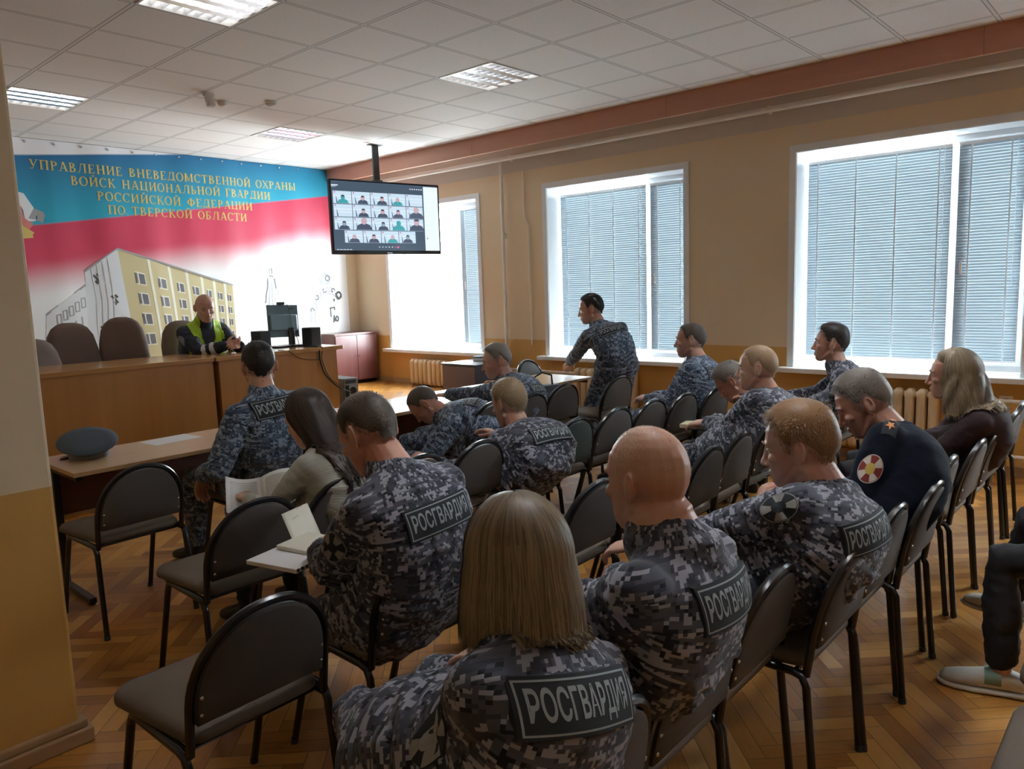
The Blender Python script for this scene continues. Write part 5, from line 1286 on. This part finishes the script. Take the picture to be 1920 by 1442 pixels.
    for S_, E_, W_ in ((SL, EL, cufL), (SR, ER, cufR)):
        limb(mb, [S_, S_*0.6+E_*0.4, E_, E_*0.45+W_*0.55, W_], [.071*ar, .069*ar, .0595*ar, .056*ar, .045*ar], 16)
        limb(mb, [sp(0.74)+(S_-sp(0.855))*0.62, S_*0.68+E_*0.32], [.078*s*b, .066*ar], 14)
    if collar:
        Tn, Rn, Fn = frame(1.0); nd = nrm(tf((0, -.022, -.075))-N)
        limb(mb, [sp(0.95), N+Fn*0.008, N+nd*0.030+Fn*0.012], [.094*nr, .087*nr, .078*nr], 20)
    jm = vox(mb, vx, int(5+0.05/vx), 0.5)
    SG = []; ts = np.linspace(-.2, 1.0, 9); acc = 0
    for t0, t1 in zip(ts[:-1], ts[1:]):
        a_, b_ = sp(t0), sp(t1); SG.append(seg(a_, b_, 0.16*s, frame((t0+t1)/2)[1], acc, 0, 1.3 if t0 < .45 else 0.55, 17)); acc += np.linalg.norm(b_-a_)
    nto = len(SG)
    for k, (S_, E_, W_) in enumerate(((SL, EL, cufL), (SR, ER, cufR))):
        SG.append(seg(S_, E_, 0.065*s, F84, 2+k*3, 5+k, 0.8, 22)); SG[-1]['cap'] = True; SG.append(seg(E_, W_, 0.055*s, F84, 2+k*3+np.linalg.norm(E_-S_), 5+k, 1.0, 26))
    ifc, fc = segs_uv(jm, SG, fold, rng.uniform(0, 50)); 
    bvh = BVHTree.FromPolygons([Vector(p) for p in mverts(jm)], [tuple(q.vertices) for q in jm.polygons])
    jv = mverts(jm).copy(); jn = mnormals(jm).copy(); jf = [tuple(q.vertices) for q in jm.polygons]
    if vest:
        jm.materials.append(M[jacket]); jm.materials.append(M['reflect']); mi = np.zeros(len(jf), int)
        for k in (nto+1, nto+3):
            s_ = SG[k]; d = nrm(s_['b']-s_['a']); t_ = (fc-s_['a'])@d; m = (ifc == k) & (((t_ > .05) & (t_ < .095)) | ((t_ > .135) & (t_ < .18))); mi[m] = 1
        jm.polygons.foreach_set('material_index', mi)
    lo(jm); jo = child('jacket', jm, [M[jacket]])
    if vest:
        T5, R5, F5 = frame(0.6); keep = []; hh = Vector
        for i, f_ in enumerate(jf):
            rel = fc[i]-sp(0.6); x = rel@R5; y = rel@F5; z = rel@T5
            if ifc[i] < nto and -0.30 < z < 0.16 and abs(x) < 0.175 and y < 0.19 and not (y > 0 and abs(x) < 0.014+max(0, z+0.04)*0.30): keep.append(f_)
            elif z > 0.10 and 0.065 < abs(x) < 0.16 and y < 0.15 and ifc[i] < nto+4: keep.append(f_)
        used = sorted({i for f_ in keep for i in f_}); mp = {a: k for k, a in enumerate(used)}
        vm = bpy.data.meshes.new('vest'); vm.from_pydata([tuple(jv[i]+jn[i]*0.007-loc) for i in used], [], [tuple(mp[i] for i in f_) for f_ in keep]); vo = child('vest', vm, [M['hivis']])
        so = vo.modifiers.new('thickness', 'SOLIDIFY'); so.thickness = 0.006
        mb = MB(); Of = sp(0.62)+F5*0.3
        grid_patch(mb, bvh, Of, R5, T5, -F5, -0.115, -0.045, -0.055, -0.02, 0.012, 6, 3); cmb('badge', mb, M['patchnavy'])
        mb = MB()
        for x in (-0.10, 0.10): grid_patch(mb, bvh, Of, R5, T5, -F5, x-0.05, -0.075, x+0.05, -0.071, 0.012, 6, 1)
        grid_patch(mb, bvh, Of, R5, T5, -F5, -0.14, -0.215, -0.03, -0.175, 0.011, 6, 2); grid_patch(mb, bvh, Of, R5, T5, -F5, 0.03, -0.215, 0.14, -0.175, 0.011, 6, 2); cmb('reflective_band', mb, M['reflect'])
    # ---------------- trousers and shoes
    if not stand or True:
        mb = MB(); T0, _, _ = frame(0)
        limb(mb, [P-R0*0.09*s, P+R0*0.09*s], [.125*s*b**.6, .125*s*b**.6], 16)
        tr = s*b**0.5*(0.93 if fem else 1)
        for H_, K_, A_ in ((HL, KL, AL), (HR, KR, AR)):
            up = A_+nrm(K_-A_)*0.05
            limb(mb, [H_, H_*0.5+K_*0.5, K_, K_*0.55+up*0.45, up], [.098*tr, .085*tr, .068*tr, .066*tr, .054*tr], 16)
        tm = vox(mb, vx, 3, 0.5); SG2 = []
        for k, (H_, K_, A_) in enumerate(((HL, KL, AL), (HR, KR, AR))):
            SG2.append(seg(H_, K_, 0.085*s, np.array((0.3, 0.2, 1.0)), k*4, k*2, 0.8, 14)); SG2.append(seg(K_, A_, 0.065*s, F0+np.array((0, 0, .2)), k*4+th, k*2, 1.1, 20))
        segs_uv(tm, SG2, fold, rng.uniform(0, 50)); lo(tm); child('trousers', tm, [M[trousers]])
    for A_, K_, sd in ((AL, KL, -1), (AR, KR, 1)):
        mb = MB(); zb = A_[2]-0.09; f_ = nrm(F0+R0*0.22*sd); rr = np.cross(f_, np.array((0, 0, 1.0)))
        def ring(u, hw, z0, z1): return [A_+f_*u+rr*hw*math.copysign(abs(math.cos(a))**.75, math.cos(a))+np.array((0, 0, -0.09+(z0+z1)/2+(z1-z0)/2*math.copysign(abs(math.sin(a))**.7, math.sin(a)))) for a in np.linspace(0, 2*math.pi, 16, endpoint=False)]
        q = s*(0.92 if fem else 1)
        if shoe != 'sneaker':
            mb.loft([ring(-.075*q, .024, .006, .05), ring(-.065*q, .034, .0, .085), ring(-.02*q, .038, .0, .105), ring(.04*q, .042, .0, .10), ring(.09*q, .048, .0, .078), ring(.14*q, .048, .0, .062), ring(.175*q, .038, .002, .05), ring(.192*q, .02, .008, .035)])
            if A_ is not None: limb(mb, [A_+np.array((0, 0, -.02)), A_+nrm(K_-A_)*0.12], [.047*q, .050*q], 14)
            cmb('boot' if not fem else 'shoe', mb, M['boot'])
        else:
            mb.loft([ring(-.075*q, .024, .02, .06), ring(-.065*q, .034, .02, .085), ring(-.02*q, .038, .02, .10), ring(.04*q, .042, .02, .09), ring(.09*q, .048, .02, .074), ring(.14*q, .048, .02, .062), ring(.18*q, .038, .02, .052), ring(.20*q, .02, .02, .038)])
            so_ = cmb('sneaker', mb, [plain('sneaker_white', (0.62, 0.59, 0.53), 0.6)])
            mb = MB(); mb.loft([ring(-.085*q, .03, .0, .024), ring(-.07*q, .041, .0, .026), ring(.0, .044, .0, .024), ring(.09*q, .054, .0, .024), ring(.15*q, .053, .0, .024), ring(.19*q, .042, .003, .026), ring(.21*q, .022, .008, .026)]); cmb('sole', mb, plain('sneaker_sole', (0.55, 0.52, 0.46), 0.6), so_)
            mb = MB(); mb.loft([ring(.00*q, .0435, .03, .096), ring(.02*q, .0440, .03, .095), ring(.055*q, .0455, .03, .088)], False); cmb('side_panel', mb, plain('sneaker_green_panel', (0.20, 0.30, 0.23), 0.6), so_)
    # ---------------- back patch with lettering
    if patch:
        T, Rr, Ff = frame(patch_t); O = sp(patch_t)+Rr*patch_du; ca, sa = math.cos(math.radians(patch_roll)), math.sin(math.radians(patch_roll)); Rr, T = Rr*ca+T*sa, T*ca-Rr*sa; hw, hh = 0.131*s, 0.044*s
        pl = fit_conform(bvh, O, Rr, T, Ff, -hw, -hh, hw, hh); mb = MB(); sheet_patch(mb, pl, -hw-.006, -hh-.006, hw+.006, hh+.006, 0.0015, 20, 6)
        for q in (0.0,):                                   # thickness of the patch edge
            e0 = [(-hw-.006, -hh-.006), (hw+.006, -hh-.006), (hw+.006, hh+.006), (-hw-.006, hh+.006)]
            for (ua_, va_), (ub_, vb_) in zip(e0, e0[1:]+e0[:1]):
                P_ = []
                for k in range(13): u_, v_ = ua_+(ub_-ua_)*k/12, va_+(vb_-va_)*k/12; P_ += [pl(u_, v_, 0.0015), pl(u_, v_, -0.012)]
                mb.add(P_, [(2*k, 2*k+1, 2*k+3, 2*k+2) for k in range(12)])
        mb.cur = 1; e = 0.0035
        for u0, v0, u1, v1, nu, nv in ((-hw, hh-e, hw, hh, 20, 1), (-hw, -hh, hw, -hh+e, 20, 1), (-hw, -hh, -hw+e, hh, 1, 6), (hw-e, -hh, hw, hh, 1, 6)): sheet_patch(mb, pl, u0, v0, u1, v1, 0.0022, nu, nv)
        tv, tfc = text_mesh('РОСГВАРДИЯ', 0.022); mx = tv.max(0); tw, tht = hw*2-0.026, hh*1.34
        mb.add([pl(-tw/2+p[0]/mx[0]*tw, -tht*0.56+p[1]/mx[1]*tht*1.10, 0.0024) for p in tv], tfc)
        cmb('back_patch', mb, [M['patchnavy'], M['patchgrey']])
    if emblem:
        kind, sd, ft = emblem; S_, E_ = (SL, EL) if sd < 0 else (SR, ER); ax = nrm(S_-E_); O = S_*(1-ft)+E_*ft; out = R84*sd*0.8-F84*0.25; out = nrm(out-ax*np.dot(out, ax)); U = np.cross(ax, out); mb = MB()
        rx, ry = 0.041*s, 0.056*s; Nn = 24
        def ellp(k, off, a0=0, a1=2*math.pi, m=0, n=Nn, cx=0.0, cy=0.0):
            mb.cur = m; pts = [O+U*cx+ax*cy]+[O+U*(cx+rx*k*math.sin(a))+ax*(cy+ry*k*math.cos(a)) for a in np.linspace(a0, a1, n+1)]
            pm = [O+U*(cx+rx*k*.5*math.sin(a))+ax*(cy+ry*k*.5*math.cos(a)) for a in np.linspace(a0, a1, n+1)]; P_ = conform(bvh, pts+pm, -out, off)
            mb.add(P_, [(0, n+2+i, n+3+i) for i in range(n)]+[(n+2+i, 1+i, 2+i, n+3+i) for i in range(n)])
        mats = {'grey': ['patchnavy', 'emblight', 'emblight'], 'colour': ['embred', 'embwhite', 'embgold'], 'shield': ['embblue', 'emblight', 'embblue'], 'dark': ['patchnavy', 'emblight', 'patchnavy']}[kind]
        ellp(1.06, 0.003, m=1 if kind != 'grey' else 0); ellp(1.0, 0.004, m=0)
        if kind in ('grey', 'colour', 'dark'):
            for q in range(4): a = math.pi/4+q*math.pi/2 if kind == 'colour' else q*math.pi/2+0.15; ellp(0.97, 0.005, a-0.38, a+0.38, 1, 8)
            ellp(0.42, 0.006, m=2)
        else: ellp(0.55, 0.005, m=1)
        cmb('sleeve_patch', mb, [M[m] for m in mats])
    # ---------------- hair, brows, eyes
    kw = dict(hairkw or {}); ns = (2600 if near else 1100)
    if style == 'short': hm = short_hair(tf, line or LINE_M, kw.get('top', .016), kw.get('side', .006), kw.get('slen', .02), kw.get('n', ns), rng, kw.get('lift', .4), True, 0.0008 if near else 0.0012, kw.get('fade', 5))
    elif style == 'stubble': hm = short_hair(tf, line or LINE_HIGH, 0.0003, 0.0003, .0022, kw.get('n', 2500), rng, 0.8, False, 0.0005)
    elif style == 'long': hm = long_hair(tf, Rh, kw.get('a0', 62), kw.get('length', .2), kw.get('flare', .2), kw.get('n', 900), rng, kw.get('thick', .014), kw.get('wave', 0), kw.get('curl', .3), kw.get('back', 0), 0.0011)
    else: hm = None
    if style == 'long':                                    # hair lies on the clothes, not in them
        for i, p in enumerate(hm.v):
            q = bvh.find_nearest(Vector(p), 0.25)
            if q[0] is not None:
                dd_ = (Vector(p)-q[0]).dot(q[1]); lim = 0.010+0.004*((i*37) % 5)/5
                if dd_ < lim: w_ = q[0]+q[1]*lim; hm.v[i] = (w_.x, w_.y, w_.z)
    if hm is not None:
        ho = cmb('hair', hm, HM[hair])
    if face:
        mb = MB()
        for s_ in (-1, 1): 
            b_ = MB(); limb(b_, [(.013*s_, .0975, .0225), (.028*s_, .0945, .0265), (.046*s_, .084, .022)], [.0028, .0034, .002], 6); mb.add([tf(p) for p in b_.v], b_.f)
        cmb('eyebrow', mb, HM[hair if hair != 'stubble' else 'fair'])
        for s_ in (-1, 1):
            mb = MB()
            if face == 'open':
                b_ = MB(); b_.ell((.032*s_, .0745, .002), (.0125, .0115, .0075), 12, 8); mb.add([tf(p) for p in b_.v], b_.f); mb.cur = 1
                b_ = MB(); b_.ell((.032*s_, .0825, .002), (.0055, .0042, .0055), 10, 6); mb.add([tf(p) for p in b_.v], b_.f)
                cmb('eye', mb, EYE)
            else:
                b_ = MB(); limb(b_, [(.020*s_, .0855, -.0005), (.032*s_, .0862, -.0035), (.044*s_, .079, -.001)], [.0012, .0016, .0012], 6); mb.add([tf(p) for p in b_.v], b_.f); cmb('eyelash', mb, HM['dark'])
    PEOPLE[key] = o; o['_d'] = 0; del o['_d']
    return o, dict(sp=sp, frame=frame, bvh=bvh, SL=SL, SR=SR, EL=EL, ER=ER, N=N, cmb=cmb, tf=tf, P=P, loc=loc)
# ================================================================ the people, each in place
fr_ = 0.012
person('P1', 'bald officer in a yellow vest over navy uniform, seated behind the desk with joined hands', (3.56, 7.50, 0.80), (3.52, 7.20, 1.49), 180, hy=-10, hp=14, L=(3.69, 6.90, 1.115), R=(3.53, 6.88, 1.125), handd=((-0.75, -0.55, 0.12), (0.85, -0.35, 0.18)), palm=((-0.5, 0.2, -0.2), (0.3, 0.3, 0.2)), jacket='navyvest', hair='grey', style='stubble', sk=1, bulk=1.16, base=PODZ, vest=True, patch=False, face='closed', emblem=('shield', 1, 0.3), hs=1.10, curl=0.55, neckr=1.1)
person('P2', 'dark haired man in pixel camouflage sitting upright at the table, seen from behind', (2.17, 3.94), (2.17, 3.86, 1.205), 6, sh=4, hy=-26, hp=4, L=(1.88, 4.03, 0.62), R=(2.36, 4.28, 0.72), handd=((0.05, 0.45, -0.7), None), jacket='camohaze', hair='dark', hairkw=dict(top=.013, side=.005, slen=.015), vx=0.009, s=1.04, patch_t=0.88, bulk=1.02)
person('P3', 'woman with long brown hair in a grey green sweater reading a white booklet', (1.88, 2.92), (1.89, 2.97, 1.035), 3, hy=12, hp=24, L=(1.70, 3.20, 0.66), R=(1.98, 3.20, 0.67), jacket='sweater', trousers='black_trousers', hair='brown', style='long', hairkw=dict(length=.37, flare=-0.08, n=1500, thick=.012, back=0.62, a0=72, curl=.2, wave=.003), fem=True, patch=False, vx=0.009, s=0.95, bulk=0.92, collar=False, fold=0.006, near=True, sk=1, hs=1.06)
person('P4', 'buzz cut man in pixel camouflage bowed over a ring binder', (1.53, 1.93), (1.50, 2.00, 1.135), 4, sh=2, hy=4, hp=30, L=(1.46, 2.26, 0.68), R=(1.60, 2.30, 0.69), hair='buzz', hairkw=dict(top=.007, side=.002, slen=.007, lift=.45, n=6500, fade=4), vx=0.0075, near=True, bulk=1.06, fold=fr_, emblem=('dark', -1, 0.42), sk=2, fl=(1.38, 2.86, 0.09), fr=(1.72, 2.86, 0.09))
person('P5', 'woman with straight shoulder length fair hair in pixel camouflage, nearest the viewer', (1.01, 1.14), (1.09, 0.985, 1.05), -24, sh=8, hy=-36, hp=5, L=(1.23, 1.22, 0.66), R=(1.30, 1.25, 0.68), handd=((0.9, 0.25, -0.1), (-0.2, 0.9, -0.2)), fl=(1.12, 1.48, 0.09), fr=(1.30, 1.42, 0.09), hair='blonde', style='long', hairkw=dict(length=.155, flare=.20, n=3200, thick=.017, back=0.05, a0=58, curl=.35), fem=True, vx=0.0075, near=True, bulk=1.14, fold=fr_, emblem=('grey', -1, 0.42), sk=1, hs=1.06, patch_t=0.80, patch_du=-0.04)
person('P6', 'bald man in pixel camouflage with a thick folded neck', (1.48, 1.09), (1.535, 0.955, 1.128), 4, sh=4, hy=-12, hp=6, hair='stubble', style='stubble', hairkw=dict(n=3000), vx=0.0075, near=True, bulk=1.14, fold=fr_, sk=0, hs=1.08, folds=True, neckr=1.25, patch_t=0.80)
person('P7', 'heavy red haired man in pixel camouflage turned towards the left', (2.32, 1.06), (2.42, 0.925, 1.05), -4, sh=-8, hy=16, hp=10, L=(2.14, 1.42, 0.68), R=(2.36, 1.38, 0.66), hair='red', hairkw=dict(top=.022, side=.009, lift=.2, slen=.022, n=3600), vx=0.0085, near=True, bulk=1.14, fold=fr_, emblem=('dark', -1, 0.12), sk=1, hs=1.13, neckr=1.15, patch_t=0.74, patch_du=-0.04, patch_roll=22, face='open')
_, q8 = person('P8', 'man in plain navy uniform with a red and white sleeve emblem, head bowed', (3.15, 0.97), (3.33, 1.005, 1.06), 8, sh=10, hy=8, hp=28, jacket='navy', hair='grey', hairkw=dict(top=.020, side=.006, lift=.2, slen=.018), vx=0.009, near=True, bulk=1.2, emblem=('colour', -1, 0.50), patch=False, sk=2, hs=1.10, face='closed', neckr=1.08, fold=0.004)
person('P9', 'woman with wavy ash blonde hair in a dark brown jacket near the radiator', (4.52, 0.98), (4.48, 0.915, 1.06), 10, hy=0, hp=2, jacket='brownjacket', trousers='black_trousers', hair='ash', style='long', hairkw=dict(length=.20, flare=.24, n=1600, thick=.024, wave=.006, back=.12, a0=66, curl=.1), fem=True, patch=False, vx=0.009, bulk=1.06, face='open', sk=1, near=True, fold=0.006, hs=1.05)
person('P10', 'young dark haired man in pixel camouflage sitting in front of the third window', (5.48, 1.96), (5.47, 1.88, 1.125), 8, hy=8, hp=-4, L=(5.60, 1.70, 0.76), R=(5.62, 2.30, 0.68), handd=((0.5, -0.3, -0.3), None), poleL=(-0.8, -0.5, -0.3), jacket='camo', hair='dark', hairkw=dict(top=.022, side=.004, slen=.02), vx=0.009, face='open', sk=1, bulk=1.0, patch=False)
person('P11', 'short haired blond man in pixel camouflage with hands on a cream notebook', (4.10, 1.95), (4.20, 1.86, 1.08), -10, sh=0, hy=14, hp=2, L=(4.26, 2.20, 0.71), R=(4.36, 2.22, 0.71), handd=((0.15, 0.9, -0.1), (-0.35, 0.85, -0.1)), jacket='camo', hair='blond_short', hairkw=dict(top=.005, side=.003, slen=.006, n=1500), vx=0.009, near=True, bulk=1.1, face='open', sk=0, patch=False, curl=0.35)
person('P12', 'man in pixel camouflage with bowed grey head, behind the short haired blond man', (4.86, 1.98), (4.85, 2.33, 0.895), 6, hy=10, hp=38, hair='grey', hairkw=dict(top=.020, side=.008, slen=.022), vx=0.011, patch=False, sk=2, face='closed')
person('P13', 'man with cropped brown hair in pixel camouflage sitting beside the second window', (5.12, 2.88), (5.19, 2.83, 1.145), 2, sh=-2, hy=22, hp=0, jacket='camohaze', hair='buzz', hairkw=dict(top=.008, side=.003, slen=.008, n=2500, fade=5), vx=0.010, bulk=1.06, face='open', patch_t=0.74, sk=1)
person('P14', 'man in pixel camouflage rising from his chair, one hand on the table by the window', (5.62, 3.80, 0.86), (5.55, 4.02, 1.375), -28, sh=-34, hy=62, hp=8, L=(5.72, 4.46, 0.80), R=(6.12, 4.12, 0.80), fl=(5.42, 3.98, 0.095), fr=(5.78, 3.72, 0.095), kneeL=(0.5, 0.8, 0.2), kneeR=(0.5, 0.8, 0.2), jacket='camohaze', hair='dark', hairkw=dict(top=.014, side=.006, slen=.014), vx=0.010, bulk=0.98, stand=True, patch_t=0.74, face='open')
person('P15', 'grey haired man in pixel camouflage stretching his left arm along the table', (4.24, 3.86), (4.22, 3.96, 1.035), 18, sh=24, hy=28, hp=10, L=(4.02, 4.42, 0.755), R=(4.62, 4.28, 0.755), jacket='camohaze', hair='grey', hairkw=dict(top=.012, side=.006, slen=.012), vx=0.010, bulk=1.06, face='open', sk=1, patch_t=0.62)
person('P16', 'man in pixel camouflage bent far over beside the middle table, face down', (3.72, 3.78), (3.50, 4.00, 0.79), 26, sh=34, hy=10, hp=52, L=(3.26, 4.06, 0.42), R=(3.62, 4.18, 0.50), jacket='camohaze', hair='buzz', hairkw=dict(top=.005, side=.003, slen=.006, n=2500, fade=4), vx=0.010, bulk=1.26, sk=2, patch_t=0.72)
person('P17', 'fair haired man in pixel camouflage leaning on his knees, centre of the second row', (3.15, 2.80), (3.24, 2.95, 0.915), -4, sh=-8, hy=2, hp=14, L=(2.72, 3.02, 0.64), R=(3.44, 3.22, 0.66), jacket='camo', hair='fair', hairkw=dict(top=.020, side=.008, slen=.022), vx=0.0085, near=True, bulk=1.24, fold=0.007, sk=1, patch_t=0.60, patch_roll=12, hs=1.12)
person('P18', 'person in dark trousers and white sneakers, only the legs seen at the right edge', (3.42, 0.05), (3.46, -0.04, 1.15), 0, L=(3.42, 0.12, 0.72), R=(3.55, 0.12, 0.72), fl=(3.22, 0.45, 0.09), fr=(3.82, 0.50, 0.16), jacket='black_trousers', trousers='black_trousers', hair='dark', vx=0.011, patch=False, shoe='sneaker', kneeL=(0, 0.9, 0.6), kneeR=(0.3, 0.9, 0.6), bulk=0.95)
# shoulder board of the navy uniform
q = q8['bvh'].find_nearest(Vector(q8['SL']*0.92+q8['N']*0.08+np.array((-0.03, -0.03, 0.10)))); O = np.array(q[0]); D = -np.array(q[1])
U = q8['SL']-q8['N']; U = nrm(U-D*np.dot(U, D)); V = np.cross(D, U); mb = MB()
grid_patch(mb, q8['bvh'], O, U, V, D, -0.07, -0.027, 0.06, 0.027, 0.007, 8, 4); mb.cur = 1
for u in (-0.015, 0.03):
    pts = [O+U*(u+0.02*(1 if k % 2 == 0 else 0.45)*math.cos(k*math.pi/5))+V*(0.02*(1 if k % 2 == 0 else 0.45)*math.sin(k*math.pi/5)) for k in range(10)]; mb.add(conform(q8['bvh'], pts, D, 0.011), [tuple(range(10))])
q8['cmb']('shoulder_board', mb, [M['patchnavy'], plain('star_orange', (0.70, 0.28, 0.10), 0.5)])
